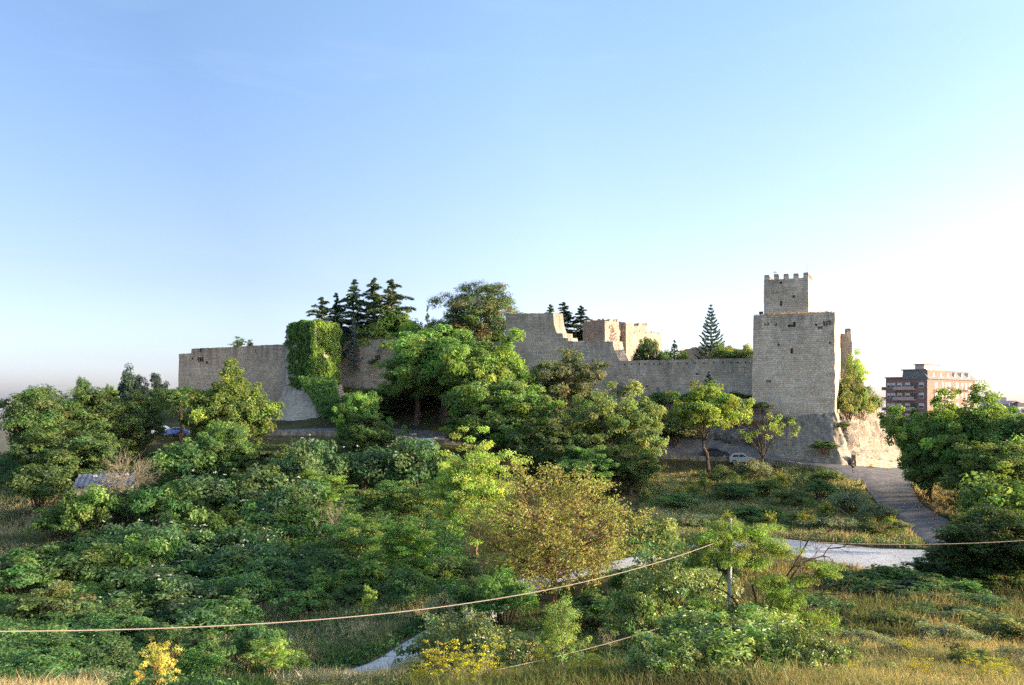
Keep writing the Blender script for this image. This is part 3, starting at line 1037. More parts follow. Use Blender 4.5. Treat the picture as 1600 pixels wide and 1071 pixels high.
def skeleton(mb, g, tips, H, cb, r0, lean=(0, 0), nprim=7, twig=.02, fork=.45, sag=.08, mid=True, col=None, stem=True, sides=5, stems=1):
    """trunk, limbs and branches reaching the given tip points"""
    top = np.array([lean[0], lean[1], cb])
    if stem:
        for k in range(stems):
            o = np.array([0, 0, 0.]) if stems == 1 else np.array([math.cos(k * 2.4) * r0 * 2.2, math.sin(k * 2.4) * r0 * 2.2, 0])
            tp_ = top if stems == 1 else top + np.array([math.cos(k * 2.4), math.sin(k * 2.4), 0]) * H * .08
            tr = curve3(o - np.array([0, 0, .6]), tp_, 0, g, 7, .05)
            mb.tube(tr, np.linspace(r0 * 1.25, r0 * .72, 7) / (stems ** .4), 7, col)
    tips = np.asarray(tips)
    cen = tips.mean(0)
    idx = g.choice(len(tips), min(nprim, len(tips)), replace=False)
    prim = top + (tips[idx] - top) * fork
    for p in prim:
        mb.tube(curve3(top - np.array([0, 0, H * .03]), p, sag, g, 6), np.linspace(r0 * .55, r0 * .26, 6), sides, col)
    near = np.argmin(((tips[:, None] - prim[None]) ** 2).sum(-1), 1)
    if mid and len(tips) > 30:
        mids = []
        for k in range(len(prim)):
            mine = np.where(near == k)[0]
            for q in mine[:max(2, len(mine) // 6)]:
                m_ = prim[k] + (tips[q] - prim[k]) * .5 + g.normal(0, H * .02, 3)
                mids.append(m_)
                mb.tube(curve3(prim[k], m_, sag, g, 4), np.linspace(r0 * .24, r0 * .12, 4), 4, col)
        src = np.array(mids) if mids else prim
        near = np.argmin(((tips[:, None] - src[None]) ** 2).sum(-1), 1)
    else:
        src = prim
    for q, t_ in enumerate(tips):
        mb.tube(curve3(src[near[q]], t_, sag * .6, g, 4), np.linspace(max(r0 * .1, twig), twig, 4), 3, col)


def crown_points(g, n, H, cb, Wd, lump=.3, seed=0., shell=.42, bottom=.75, power=None):
    """clump centres inside a lumpy crown volume; returns centres and outward directions"""
    d = unit(g.normal(size=(n * 2, 3)))
    d = d[d[:, 2] > -bottom][:n]
    r = g.random(len(d)) ** shell
    lum = np.array([mnoise.noise(Vector((q[0] * 1.6 + seed, q[1] * 1.6 - seed, q[2] * 1.6 + seed * .5))) for q in d])
    r = r * (1 - lump * .5 + lump * 1.6 * lum)
    c = np.array([0, 0, (H + cb) / 2])
    p = c + d * r[:, None] * np.array([Wd / 2, Wd / 2, (H - cb) / 2])
    return p, d


def leafy(mb, g, cen, out, cr, lpc, leaf, base, flat=.7, alt=None, altp=0., cvar=.22, up=.5, rnd=.75, aspect=.55, amt=.09, droop=0., cluster=1.0):
    """clumps of leaf cards round every centre"""
    n = len(cen)
    cr = np.broadcast_to(np.asarray(cr, float), (n,))
    cc = np.array([jitter_cols(base, 1, g, cvar)[0] for _ in range(n)])
    if alt is not None:
        k = g.random(n) < altp
        cc[k] = np.array([jitter_cols(alt, 1, g, cvar)[0] for _ in range(int(k.sum()))]).reshape(-1, 3)
    m = lpc
    off = unit(g.normal(size=(n, m, 3))) * (g.random((n, m, 1)) ** .45)
    off += out[:, None, :] * .25
    pos = cen[:, None, :] + off * cr[:, None, None] * np.array([1, 1, flat])
    pos[..., 2] -= droop * (np.abs(off[..., 0]) + np.abs(off[..., 1])) * cr[:, None]
    nr = unit(off * np.array([1, 1, 1 / max(flat, .3)])) * .8 + np.array([0, 0, up]) + g.normal(0, rnd, (n, m, 3)) + out[:, None, :] * .3
    col = np.repeat(cc, m, 0) * (1 + g.normal(0, amt, (n * m, 1)))
    col *= 1 + g.normal(0, amt * .3, (n * m, 3))
    cards(mb, pos.reshape(-1, 3), nr.reshape(-1, 3), leaf, g, np.clip(col, .004, .9), aspect)


class Plant:
    """a plant with parts, copied for every further individual"""

    def __init__(s, kind, H, W, parts):
        s.kind, s.H, s.W, s.parts, s.used = kind, H, W, parts, False   # parts: [(part name, MB, material)]
        s.objs = None

    def place(s, loc, h, w, label, cat, group=None, rz=0., name=None, wy=None):
        e = empty(name or s.kind, loc, label, cat, group, rz)
        e.scale = (w / s.W, (wy or w) / s.W, h / s.H)
        if s.objs is None:
            s.objs = [m_.build(nm, mt, e) for nm, m_, mt in s.parts]
            s.parts = None
        else:
            for q in s.objs:
                c = q.copy()
                C.objects.link(c)
                c.parent = e
        return e


def broad(kind, seed, H=10., W=10., cb=2.6, clumps=190, lpc=105, leaf=.27, base=(.05, .085, .022), alt=None, altp=0., flat=.68, cr=.075, lump=.34, trunk=.28, bark='bark', lean=(0, 0), leafm='foliage', bottom=.75,
          up=.5, aspect=.55, tips=60, shell=.42, rnd=.55, droop=0., cvar=.22, stems=1, nprim=7, fork=.45, extra=None):
    g = rs(seed)
    cen, out = crown_points(g, clumps, H, cb, W, lump, seed * 1.37, shell, bottom)
    cen[:, :2] += np.array(lean) * .6
    b = MB()
    skeleton(b, g, cen[g.choice(len(cen), min(tips, len(cen)), replace=False)], H, cb + (H - cb) * .12, trunk, lean, nprim, .02, fork, stems=stems)
    l = MB()
    leafy(l, g, cen, out, W * cr * g.uniform(.65, 1.35, len(cen)), lpc, leaf, base, flat, alt, altp, cvar, up, rnd, aspect, droop=droop)
    parts = [('trunk', b, M[bark]), ('crown', l, M[leafm])]
    if extra:
        parts += extra(g, cen, out, H, W)
    return Plant(kind, H, W, parts)


def cedar(kind, seed, H=14., W=9., cb=1.5, levels=17, base=(.018, .036, .022), dens=1.0, rise=.12, droop=.22, cone=.85, flatn=.22, card=.5, whorl=6, alt=None, jag=.3):
    g = rs(seed)
    b, l = MB(), MB()
    b.tube(curve3((0, 0, -.5), (g.normal(0, .1), g.normal(0, .1), H * .985), 0, g, 8, .01), np.linspace(.26, .03, 8), 6)
    for k in range(levels):
        t = (k + g.uniform(-.3, .3)) / (levels - 1)
        t = min(max(t, 0), 1)
        z = cb + (H - cb) * t * .97
        L0 = W / 2 * (1 - t) ** cone * g.uniform(.75, 1.15) + .25
        nb = whorl if t < .8 else max(3, whorl - 2)
        a0 = g.uniform(0, 6.28)
        for q in range(nb):
            a = a0 + q * 6.283 / nb + g.normal(0, .25)
            L = L0 * g.uniform(1 - jag * 1.5, 1 + jag * .7)
            m = 6
            s = np.linspace(0, 1, m)
            rr = s * L
            zz = z + g.uniform(-.5, .5) * (H - cb) / levels * 1.3 + (rise + .35 * t * t) * L * np.sin(s * 2.2) * g.uniform(.3, 1.7) - droop * L * s ** 2.2 * g.uniform(.4, 1.5)
            p = np.stack([np.cos(a) * rr, np.sin(a) * rr, zz], -1)
            b.tube(p, np.linspace(.055, .012, m) * (1 + L / 6), 3)
            n = int((34 + 42 * L) * dens)
            u = g.random(n) ** .75 * .86 + .14
            ctr = np.stack([np.interp(u, s, p[:, c]) for c in range(3)], -1)
            lat = g.normal(0, 1, n) * flatn * L * (1.05 - u * .75)
            side = np.array([-math.sin(a), math.cos(a), 0])
            ctr = ctr + side * lat[:, None]
            ctr[:, 2] += g.normal(0, .05 + .018 * L, n) - np.abs(lat) * .25
            ax = np.array([math.cos(a), math.sin(a), -.15]) + side * np.sign(lat)[:, None] * .7 + g.normal(0, .25, (n, 3))
            nr = np.array([0, 0, 1.]) + g.normal(0, .35, (n, 3))
            cb_ = base if alt is None or g.random() > .3 else alt
            cards(l, ctr, nr, card, g, jitter_cols(cb_, n, g, .22), .34, ax, .05)
    return Plant(kind, H, W, [('trunk', b, M['bark']), ('needles', l, M['needles'])])


def araucaria(kind, seed, H=12., W=6.6):
    g = rs(seed)
    b, l = MB(), MB()
    b.tube([(0, 0, -.5), (0, 0, H * .5), (.05, 0, H)], [.2, .12, .03], 6)
    lev = 22
    for k in range(lev):
        t = k / (lev - 1)
        z = .6 + (H - .9) * t
        L0 = W / 2 * (1 - t) ** .8 + .12
        nb = 6 if t < .85 else 4
        for q in range(nb):
            a = k * .5 + q * 6.283 / nb + g.normal(0, .1)
            L = L0 * g.uniform(.82, 1.1)
            s = np.linspace(0, 1, 6)
            zz = z - .10 * L * np.sin(s * 3.14) * .8 + .34 * L * s ** 2
            p = np.stack([np.cos(a) * s * L, np.sin(a) * s * L, zz], -1)
            b.tube(p, np.linspace(.03, .012, 6), 3)
            n = int(24 + 60 * L)
            u = g.random(n) * .82 + .18
            ctr = np.stack([np.interp(u, s, p[:, c]) for c in range(3)], -1) + g.normal(0, .035, (n, 3))
            ax = np.array([math.cos(a), math.sin(a), .3]) + g.normal(0, .45, (n, 3))
            cards(l, ctr, g.normal(size=(n, 3)), .36, g, jitter_cols((.035, .06, .045), n, g, .2), .3, ax, .05)
    return Plant(kind, H, W, [('trunk', b, M['bark']), ('needles', l, M['needles'])])


def bare(kind, seed, H=6., W=6., tips=150, bark='dead', trunk=.14, cb=1.2, twigs=3, leaf=None, sag=.05, bottom=.35, twig=.012, fork=.5):
    g = rs(seed)
    cen, out = crown_points(g, tips, H, cb, W, .35, seed * .7, .35, bottom)
    b = MB()
    skeleton(b, g, cen, H, cb, trunk, (0, 0), 8, twig, fork, sag)
    for p, o in zip(cen, out):
        for _ in range(twigs):
            d = unit(o + g.normal(0, .7, 3))
            L = H * g.uniform(.05, .13)
            b.tube(curve3(p - o * L * .3, p + d * L, .05, g, 4, .1), np.linspace(twig, twig * .4, 4), 3)
    parts = [('trunk', b, M[bark])]
    if leaf:
        l = MB()
        k = g.choice(len(cen), int(len(cen) * leaf['frac']), replace=False)
        leafy(l, g, cen[k], out[k], leaf['cr'], leaf['n'], leaf['size'], leaf['col'], leaf.get('flat', .7))
        parts.append(('foliage', l, M['foliage']))
    return Plant(kind, H, W, parts)


def bush(kind, seed, H=3., W=4., clumps=60, lpc=80, leaf=.2, base=(.035, .07, .025), alt=None, altp=0., cr=.13, flower=None, leafm='foliage', flat=.75, lump=.4, rnd=.6, up=.5, aspect=.55, stems=4, cvar=.22, shell=.4):
    g = rs(seed)
    cen, out = crown_points(g, clumps, H, H * .04, W, lump, seed * 1.1, shell, .35)
    b = MB()
    for p in cen[:14]:
        b.tube(curve3(np.array([p[0] * .1, p[1] * .1, -.3]), p, .08, g, 5), np.linspace(.05, .012, 5) * H / 3, 4)
    l = MB()
    leafy(l, g, cen, out, W * cr * g.uniform(.65, 1.3, len(cen)), lpc, leaf, base, flat, alt, altp, cvar, up, rnd, aspect)
    parts = [('stem', b, M['bark']), ('foliage', l, M[leafm])]
    if flower:
        f = MB()
        k = g.choice(len(cen), int(len(cen) * flower['frac']), replace=True)
        n = len(k)
        c0 = cen[k] + out[k] * W * cr * g.uniform(.7, 1.2, (n, 1)) + np.array([0, 0, W * cr * .35]) + g.normal(0, W * cr * .3, (n, 3))
        m = flower['n']
        pos = c0[:, None] + g.normal(0, flower['r'], (n, m, 3)) * np.array([1, 1, .4])
        cards(f, pos.reshape(-1, 3), np.array([0, 0, 1.]) + g.normal(0, .5, (n * m, 3)), flower['size'], g, jitter_cols(flower['col'], n * m, g, .1), .9)
        parts.append(('blossom', f, M['petal']))
    return Plant(kind, H, W, parts)


# ------------------------------------------------------------------ palettes (linear base colours)
DK = (.042, .076, .020)
MID = (.070, .115, .022)
BRT = (.115, .165, .026)
YG = (.17, .235, .030)
OLV = (.085, .095, .040)
GOLD = (.235, .19, .036)
BROWN = (.13, .085, .035)
BLU = (.028, .052, .036)

PR = {}
PR['dark1'] = broad('dark_tree', 11, clumps=440, base=DK, alt=(.06, .075, .02), altp=.2, cb=.7, lump=.42, bottom=.96)
PR['dark2'] = broad('dark_tree', 12, clumps=440, base=(.046, .084, .022), alt=MID, altp=.25, cb=.4, lump=.48, flat=.55, bottom=.96)
PR['dark3'] = broad('dark_tree', 13, clumps=440, base=(.04, .072, .022), alt=(.06, .09, .02), altp=.3, cb=.2, lump=.52, flat=.5, bottom=.98)
PR['mid1'] = broad('green_tree', 21, clumps=480, base=MID, alt=BRT, altp=.3, cb=.6, lump=.44, bottom=.96, cr=.068)
PR['mid2'] = broad('green_tree', 22, clumps=500, base=(.075, .122, .024), alt=BRT, altp=.4, cb=.3, lump=.52, cr=.066, bottom=.98)
PR['mid3'] = broad('green_tree', 23, clumps=480, base=(.064, .106, .024), alt=BRT, altp=.25, cb=.3, lump=.5, cr=.068, flat=.6, bottom=.98)
PR['fork'] = broad('dark_tree', 14, clumps=240, base=DK, alt=MID, altp=.3, cb=4.2, lump=.4, flat=.55, bottom=.6, trunk=.3)
PR['high'] = broad('green_tree', 24, clumps=480, base=(.07, .112, .024), alt=BRT, altp=.35, cb=3.0, lump=.5, cr=.068, flat=.6, bottom=.8, trunk=.34)
PR['round'] = broad('round_tree', 31, clumps=330, lpc=85, base=(.08, .118, .034), alt=(.12, .145, .05), altp=.35, cb=.2, lump=.26, cr=.062, leaf=.28, bottom=.9)
PR['olive'] = broad('olive_green_tree', 32, clumps=250, lpc=75, base=(.072, .09, .038), alt=(.10, .105, .045), altp=.35, cb=1.6, lump=.3, cr=.065, leaf=.27, tips=70, flat=.6)
PR['umbrella'] = broad('umbrella_pine', 41, clumps=300, lpc=140, base=(.034, .058, .018), alt=(.075, .072, .026), altp=.3, cb=.4, lump=.24, cr=.085, leaf=.3, bark='bark_pale', leafm='needles', tips=90, bottom=.85, flat=.55, aspect=.28, shell=.36, nprim=9, trunk=.3)
PR['locust'] = broad('feathery_tree', 51, clumps=330, lpc=85, base=(.125, .165, .028), alt=(.17, .195, .035), altp=.4, cb=.2, lump=.5, cr=.085, leaf=.21, flat=.36, bark='bark_warm', up=.9, rnd=.6, tips=80, shell=.55, bottom=.95, trunk=.16)
PR['lime'] = broad('bright_tree', 52, clumps=190, lpc=100, base=(.125, .17, .024), alt=(.10, .15, .024), altp=.4, cb=3.3, lump=.5, cr=.088, leaf=.3, flat=.5, bark='bark', lean=(-1.0, 0), tips=60, trunk=.24, bottom=.45, up=.7)
PR['young1'] = broad('young_tree', 53, H=8., W=7., clumps=150, lpc=90, base=(.085, .17, .026), alt=(.12, .2, .03), altp=.4, cb=.8, lump=.5, cr=.09, leaf=.2, flat=.34, up=1., rnd=.5, tips=60, trunk=.1)
PR['young2'] = broad('young_tree', 54, H=8., W=7., clumps=150, lpc=80, base=(.085, .11, .025), alt=(.05, .095, .025), altp=.4, cb=1.0, lump=.5, cr=.09, leaf=.2, flat=.4, up=.8, rnd=.5, tips=60, trunk=.09, bark='bark_pale', stems=3)
PR['gum1'] = broad('eucalyptus', 61, H=10., W=6., clumps=90, lpc=150, base=BLU, alt=(.04, .065, .04), altp=.4, cb=.6, lump=.5, cr=.13, leaf=.32, flat=.8, tips=40, shell=.5)
PR['gum2'] = broad('eucalyptus', 62, H=10., W=7., clumps=90, lpc=90, base=(.03, .05, .042), cb=.8, lump=.5, cr=.1, leaf=.3, flat=.7, tips=50, shell=.5)
PR['cedar1'] = cedar('cedar', 71, 12, 8.5, cb=.6, levels=21, base=(.036, .062, .032), alt=(.055, .075, .03), jag=.45, dens=1.25, card=.46, whorl=7, cone=.85, flatn=.15, rise=.06, droop=.16)
PR['cedar2'] = cedar('cedar', 72, 12, 7.5, cb=.5, levels=22, base=(.03, .056, .034), jag=.4, dens=1.25, card=.46, whorl=7, cone=.9, flatn=.15, rise=.06, droop=.16)
PR['cedar3'] = cedar('cedar', 73, 12, 10, cb=.6, levels=18, base=(.044, .07, .03), alt=(.075, .095, .034), jag=.55, droop=.14, rise=.05, dens=1.25, card=.46, whorl=7, cone=.8, flatn=.15)
PR['spruce'] = cedar('small_conifer', 74, 8, 3.4, .4, 15, (.028, .05, .034), 1.0, .1, .25, .8, .3, .28)
PR['bluecon'] = cedar('blue_conifer', 75, 8, 3.0, .3, 14, (.06, .085, .08), 1.0, .15, .2, .8, .3, .26)
PR['cypress'] = broad('cypress', 76, H=8, W=1.6, clumps=90, lpc=60, base=(.07, .09, .022), cb=.2, lump=.1, cr=.16, leaf=.22, flat=1.6, trunk=.08, tips=10, aspect=.35)
PR['araucaria'] = araucaria('araucaria', 77)
PR['apple'] = broad('round_pine', 78, H=6., W=8., clumps=130, lpc=80, base=(.03, .055, .018), alt=(.06, .07, .02), altp=.25, cb=.8, lump=.22, cr=.08, leaf=.26, tips=30, trunk=.18)
PR['sparse'] = bare('half_bare_tree', 79, 8, 8, 110, 'bark', .16, 2.0, 2, dict(frac=.26, cr=.5, n=45, size=.24, col=(.12, .16, .03)), bottom=.4)
PR['dead1'] = bare('dead_tree', 80, 7, 7, 190, 'dead', .13, 1.6, 4, None, bottom=.3)
PR['dead2'] = bare('thin_stemmed_shrub', 81, 6, 4, 46, 'bark_pale', .05, .4, 2, dict(frac=.3, cr=.3, n=16, size=.2, col=(.08, .1, .03)), bottom=-.2, fork=.3)
PR['sapling_bare'] = bare('bare_sapling', 82, 4, 3, 26, 'bark', .05, .8, 2, None, bottom=.2)

# golden tree: many fine branches, small golden leaves at the twig ends
g = rs(90)
Hg, Wg = 12.0, 13.6
cen, out = crown_points(g, 560, Hg, .2, Wg, .2, 3.3, .36, .93)
b, l = MB(), MB()
skeleton(b, g, cen, Hg, 2.2, .3, (0, 0), 12, .018, .42, .05)
for p, o in zip(cen, out):
    for _ in range(3):
        d = unit(o + g.normal(0, .55, 3) + np.array([0, 0, .35]))
        L = g.uniform(.5, 1.2)
        b.tube(curve3(p - o * .3, p + d * L, .03, g, 4, .08), np.linspace(.016, .006, 4), 3)
        n = 12
        q = p + d * L * g.uniform(.15, 1.05, (n, 1)) + g.normal(0, .17, (n, 3))
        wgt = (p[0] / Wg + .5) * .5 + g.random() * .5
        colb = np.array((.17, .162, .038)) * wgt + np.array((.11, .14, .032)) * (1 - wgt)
        cards(l, q, g.normal(size=(n, 3)) + np.array([0, 0, .4]), .2, g, jitter_cols(colb, n, g, .25, (.17, .11, .04), .1), .6)
PR['golden'] = Plant('golden_tree', Hg, Wg, [('trunk', b, M['bark_warm']), ('crown', l, M['foliage'])])

# flat-topped thorny tree in the foreground: layered bright tufts and bare curling branches
g = rs(91)
b, l = MB(), MB()
tuft = []
for (x, z, y, rx, rz) in [(-2.1, 5.2, 0, 1.25, .5), (-.9, 5.6, .5, 1.2, .55), (.5, 5.5, .2, 1.3, .5), (1.5, 5.0, -.3, .9, .4), (-1.0, 4.5, -.5, 1.1, .35), (.2, 4.3, -.6, .8, .35), (-2.6, 4.2, .3, .7, .35),
                          (1.6, 3.2, 0, .9, .45), (2.2, 2.5, -.4, 1.0, .4), (.4, 1.9, -.6, 1.4, .45), (1.9, 1.7, -.5, 1.5, .5), (3.3, 1.5, -.2, 1.3, .45), (4.1, .9, 0, 1.0, .35), (-.9, 1.5, -.5, 1.2, .4), (-2.3, 2.2, 0, .9, .35), (4.3, 3.9, .2, .75, .3), (3.2, 3.4, .1, .5, .25)]:
    for _ in range(int(30 * rx * rx + 9)):
        tuft.append((x + g.normal(0, rx * .5), y + g.normal(0, rx * .5), z + g.normal(0, rz * .45)))
tuft = np.array(tuft)
skeleton(b, g, tuft[g.choice(len(tuft), 60, replace=False)], 6., 1.1, .15, (.4, 0), 8, .012, .5, .1)
for (a, c, n) in (((1.2, 0, 2.2), (6.2, .3, 5.0), 16), ((1.2, 0, 1.8), (5.5, 0, 2.4), 14), ((1.5, 0, 2.6), (5.2, .4, 6.0), 12), ((1, 0, 1.6), (5.8, -.2, 1.2), 10)):
    mn = curve3(a, c, .14, g, 8, .05)
    b.tube(mn, np.linspace(.07, .018, 8), 4)
    for _ in range(n):
        k = g.integers(2, 7)
        e = mn[k] + np.array([g.uniform(.2, 1.5), g.normal(0, .5), g.normal(.1, .75)])
        tw = curve3(mn[k], e, .15, g, 5, .14)
        b.tube(tw, np.linspace(.022, .007, 5), 3)
        for _ in range(2):
            b.tube(curve3(tw[3], tw[3] + np.array([g.uniform(0, .7), g.normal(0, .3), g.normal(0, .45)]), .1, g, 4, .12), np.linspace(.01, .005, 4), 3)
leafy(l, g, tuft, np.tile([0, 0, 1.], (len(tuft), 1)), g.uniform(.3, .5, len(tuft)), 110, .13, (.10, .15, .024), .5, (.155, .19, .032), .35, .2, .7, .6, .3)
PR['thorn'] = Plant('thorny_tree', 6.3, 8., [('trunk', b, M['bark']), ('crown', l, M['foliage'])])

# bushes
WF = dict(frac=.5, n=6, r=.05, size=.075, col=(.5, .5, .42))
PR['bw1'] = bush('blossoming_bush', 101, base=(.042, .082, .032), alt=(.06, .105, .034), altp=.35, flower=WF)
PR['bw2'] = bush('blossoming_bush', 102, base=(.038, .076, .032), alt=(.055, .1, .03), altp=.3, flower=dict(WF, frac=.3), lump=.55)
PR['bd1'] = bush('dark_bush', 103, base=(.04, .08, .026), alt=(.068, .11, .026), altp=.25, lump=.5)
PR['bd2'] = bush('dark_bush', 104, base=(.044, .088, .024), alt=(.072, .12, .026), altp=.35, flat=.5, lump=.5)
PR['bm1'] = bush('green_bush', 105, base=(.055, .105, .022), alt=(.09, .13, .026), altp=.3)
PR['bm2'] = bush('green_bush', 106, base=(.07, .105, .028), alt=(.11, .13, .04), altp=.3, flat=.6, lump=.5)
PR['bo1'] = bush('grey_green_bush', 107, H=2., W=3., clumps=44, base=(.085, .10, .055), alt=(.13, .13, .07), altp=.35, leaf=.15, cr=.14)
PR['bo2'] = bush('olive_bush', 108, H=2., W=3., clumps=44, base=(.09, .095, .03), alt=(.06, .09, .025), altp=.4, leaf=.16, cr=.14)
PR['bl1'] = bush('bright_bush', 116, base=(.10, .175, .026), alt=(.13, .2, .03), altp=.3, clumps=90, lump=.25, cr=.11)
PR['yel'] = bush('yellow_broom', 109, H=1.6, W=2., clumps=30, lpc=60, leaf=.13, base=(.08, .11, .025), flower=dict(frac=1.1, n=10, r=.09, size=.085, col=(.55, .47, .03)), cr=.16)
PR['fig'] = bush('glossy_bush', 110, H=4., W=7., clumps=230, lpc=60, leaf=.2, base=(.085, .125, .030), alt=(.16, .19, .055), altp=.3, cr=.068, leafm='glossy_leaf', flat=.8, lump=.3, rnd=.95, aspect=.5, shell=.3)
PR['fig2'] = bush('glossy_bush', 111, H=4., W=6., clumps=170, lpc=55, leaf=.19, base=(.075, .115, .030), alt=(.14, .165, .05), altp=.3, cr=.075, leafm='glossy_leaf', flat=.8, lump=.4, rnd=.95, shell=.35)
PR['pale'] = bush('pale_leaved_bush', 112, H=4., W=6., clumps=150, lpc=45, leaf=.17, base=(.075, .12, .045), alt=(.13, .15, .05), altp=.35, cr=.08, leafm='glossy_leaf', lump=.4, rnd=.95, shell=.4)
PR['feather'] = broad('feathery_sapling', 113, H=4., W=2.4, clumps=90, lpc=80, leaf=.1, base=(.105, .175, .035), alt=(.15, .21, .04), altp=.3, cb=.6, lump=.35, cr=.12, flat=.7, bark='bark_pale', trunk=.05, tips=30, aspect=.3)
PR['ysap'] = broad('yellow_leaved_sapling', 114, H=4., W=3.2, clumps=52, lpc=55, leaf=.15, base=(.30, .25, .045), alt=(.22, .22, .04), altp=.3, cb=.9, lump=.55, cr=.1, flat=.5, bark='bark_warm', trunk=.05, tips=40, aspect=.32, droop=.25, stems=3)
PR['gsap'] = broad('green_sapling', 115, H=3.4, W=1.7, clumps=40, lpc=55, leaf=.13, base=(.16, .21, .03), alt=(.11, .18, .03), altp=.4, cb=.5, lump=.5, cr=.14, flat=.6, bark='bark_pale', trunk=.035, tips=20, aspect=.35)


def fennel(kind, seed, H=1.7, stems=9):
    g = rs(seed)
    b, f = MB(), MB()
    for k in range(stems):
        x, y = g.normal(0, .28, 2)
        h = H * g.uniform(.65, 1.05)
        p = curve3((x * .5, y * .5, -.2), (x * 1.6, y * 1.6, h), .02, g, 5, .03)
        b.tube(p, np.linspace(.014, .006, 5), 4)
        for q in range(5):
            t = p[2] + (p[4] - p[2]) * g.uniform(.2, 1.)
            e = t + np.array([g.normal(0, .16), g.normal(0, .16), g.uniform(.1, .3)])
            b.tube([t, e], [.006, .004], 3)
            n = 20
            cards(f, e + g.normal(0, .06, (n, 3)) * np.array([1, 1, .35]), np.array([0, 0, 1.]) + g.normal(0, .4, (n, 3)), .055, g, jitter_cols((.5, .45, .03), n, g, .15), .9)
    l = MB()
    n = 420
    q = np.stack([g.normal(0, .3, n), g.normal(0, .3, n), g.uniform(0, H * .62, n)], -1)
    cards(l, q, g.normal(size=(n, 3)), .17, g, jitter_cols((.11, .14, .035), n, g, .2), .16, g.normal(size=(n, 3)) * .5 + np.array([0, 0, 1.]))
    return Plant(kind, H, 1., [('stem', b, M['bark_pale']), ('foliage', l, M['foliage']), ('blossom', f, M['petal'])])


PR['fen1'] = fennel('yellow_fennel', 121)
PR['fen2'] = fennel('yellow_fennel', 122, 1.5, 12)
_rz = rs(7)


def put(kind, px, py_top, w_px, Y, label, cat='tree', group=None, name=None, base_px=None, sink=.0, z=None, rz=None, wy=None):
    x = (px - CX) / F * Y
    zb = (gz(x, Y) if z is None else z) - sink
    h = zat(py_top, Y) - zb
    w = w_px / F * Y
    return PR[kind].place((x, Y, zb), h, w, label, cat, group, _rz.uniform(0, 6.28) if rz is None else rz, name, wy)

# ------------------------------------------------------------------ trees, one by one
GL = 'trees below the left castle wall'
put('dark1', 72, 604, 140, 116, 'dark leafy tree at the far left edge of the hill', group=GL)
put('dark2', 150, 598, 150, 122, 'broad dark tree with sunlit top left of the eucalyptus', group=GL)
put('dark3', 110, 655, 170, 108, 'spreading dark tree with low branches beside the far left slope', group=GL)
put('dark1', 205, 612, 105, 124, 'dark tree directly in front of the two eucalyptus', group=GL)
put('gum1', 203, 566, 46, 158, 'taller dark eucalyptus with two dense clumps against the sky', group='eucalyptus against the sky')
put('gum2', 244, 573, 44, 158, 'thin see-through eucalyptus left of the castle wall end', group='eucalyptus against the sky')
put('dark1', 128, 590, 34, 150, 'small dark treetop peeping over the left trees', group=GL)
put('dark2', 170, 595, 30, 150, 'smaller dark treetop between peeping top and eucalyptus', group=GL)
put('fork', 282, 602, 100, 137.5, 'tree with a forked trunk beside the parked cars at left', group=GL, z=-5.2)
put('mid1', 358, 574, 150, 124, 'large tree with golden green top before the long left wall', group=GL)
put('dark3', 428, 692, 110, 110, 'dark spreading tree under the bastion scarp', group=GL)
put('dark2', 352, 652, 120, 112, 'dark lower tree in front of the golden green topped tree', group=GL)
put('cypress', 359, 553, 15, 150, 'slim yellow-green cypress against the long left wall')
GC = 'big trees before the castle centre'
put('mid3', 562, 598, 78, 132, 'green tree just right of the ivy bastion foot', group=GC)
put('high', 652, 548, 128, 148, 'leafy tree left of the parked white car', group=GC)
put('high', 695, 512, 200, 149, 'tallest tree in front of the umbrella pine', group=GC)
put('mid2', 770, 514, 150, 139, 'leafy tree before the left edge of the high wall', group=GC)
put('mid3', 778, 575, 175, 126, 'broad tree right of the parked white car', group=GC, sink=-.5)
put('dark2', 572, 640, 100, 126, 'shaded dark tree at the foot of the big leafy trees', group=GC)
put('dark2', 560, 612, 120, 155, 'shaded dark tree behind the road right of the ivy', group=GC)
put('dark3', 640, 600, 150, 157, 'shaded dark tree behind the parked white car', group=GC)
put('dark2', 735, 590, 150, 156, 'dark tree at the foot of the high wall', group=GC)
put('olive', 886, 543, 150, 141, 'grey olive tree against the stepped wall')
put('round', 960, 597, 190, 119, 'dense round tree with pale sunlit right side')
put('dark3', 850, 640, 130, 116, 'dark low tree between the olive tree and the round tree', group=GC)
put('dark1', 985, 695, 110, 111, 'dark bushy tree at the foot of the round tree', group=GC)
put('dark2', 905, 690, 110, 110, 'dark bushy tree behind the top of the golden tree', group=GC)
put('locust', 745, 660, 165, 80, 'tall feathery yellow-green tree left of the golden tree')
put('golden', 866, 724, 285, 61, 'round golden tree with thin leaves and visible branches')
put('young1', 632, 800, 130, 68, 'fresh green young tree left of the golden tree', group='young trees on the valley slope')
put('young2', 556, 786, 140, 73, 'olive green young tree with thin pale stems', group='young trees on the valley slope')
put('young2', 600, 735, 120, 92, 'shaded young tree above the olive green one', group='young trees on the valley slope')
put('young1', 500, 730, 120, 98, 'young tree on the shaded slope below the bastion scarp', group='young trees on the valley slope')
put('young2', 655, 740, 110, 90, 'shaded young tree beside the feathery tree', group='young trees on the valley slope')
put('dead2', 525, 765, 80, 78, 'clump of tall bare pale stems in the shaded thicket', 'shrub')
put('dead1', 200, 704, 115, 93, 'leafless grey tree beside the stone shed')
put('lime', 1110, 595, 112, 126.5, 'bright yellow-green tree with a leaning trunk by the road', rz=0)
put('sparse', 1192, 634, 110, 126, 'half bare tree with twisted dark branches before the rock')
put('spruce', 1107, 582, 26, 141, 'little dark fir in front of the level curtain wall', z=.8)
GR = 'trees on the bank right of the road'
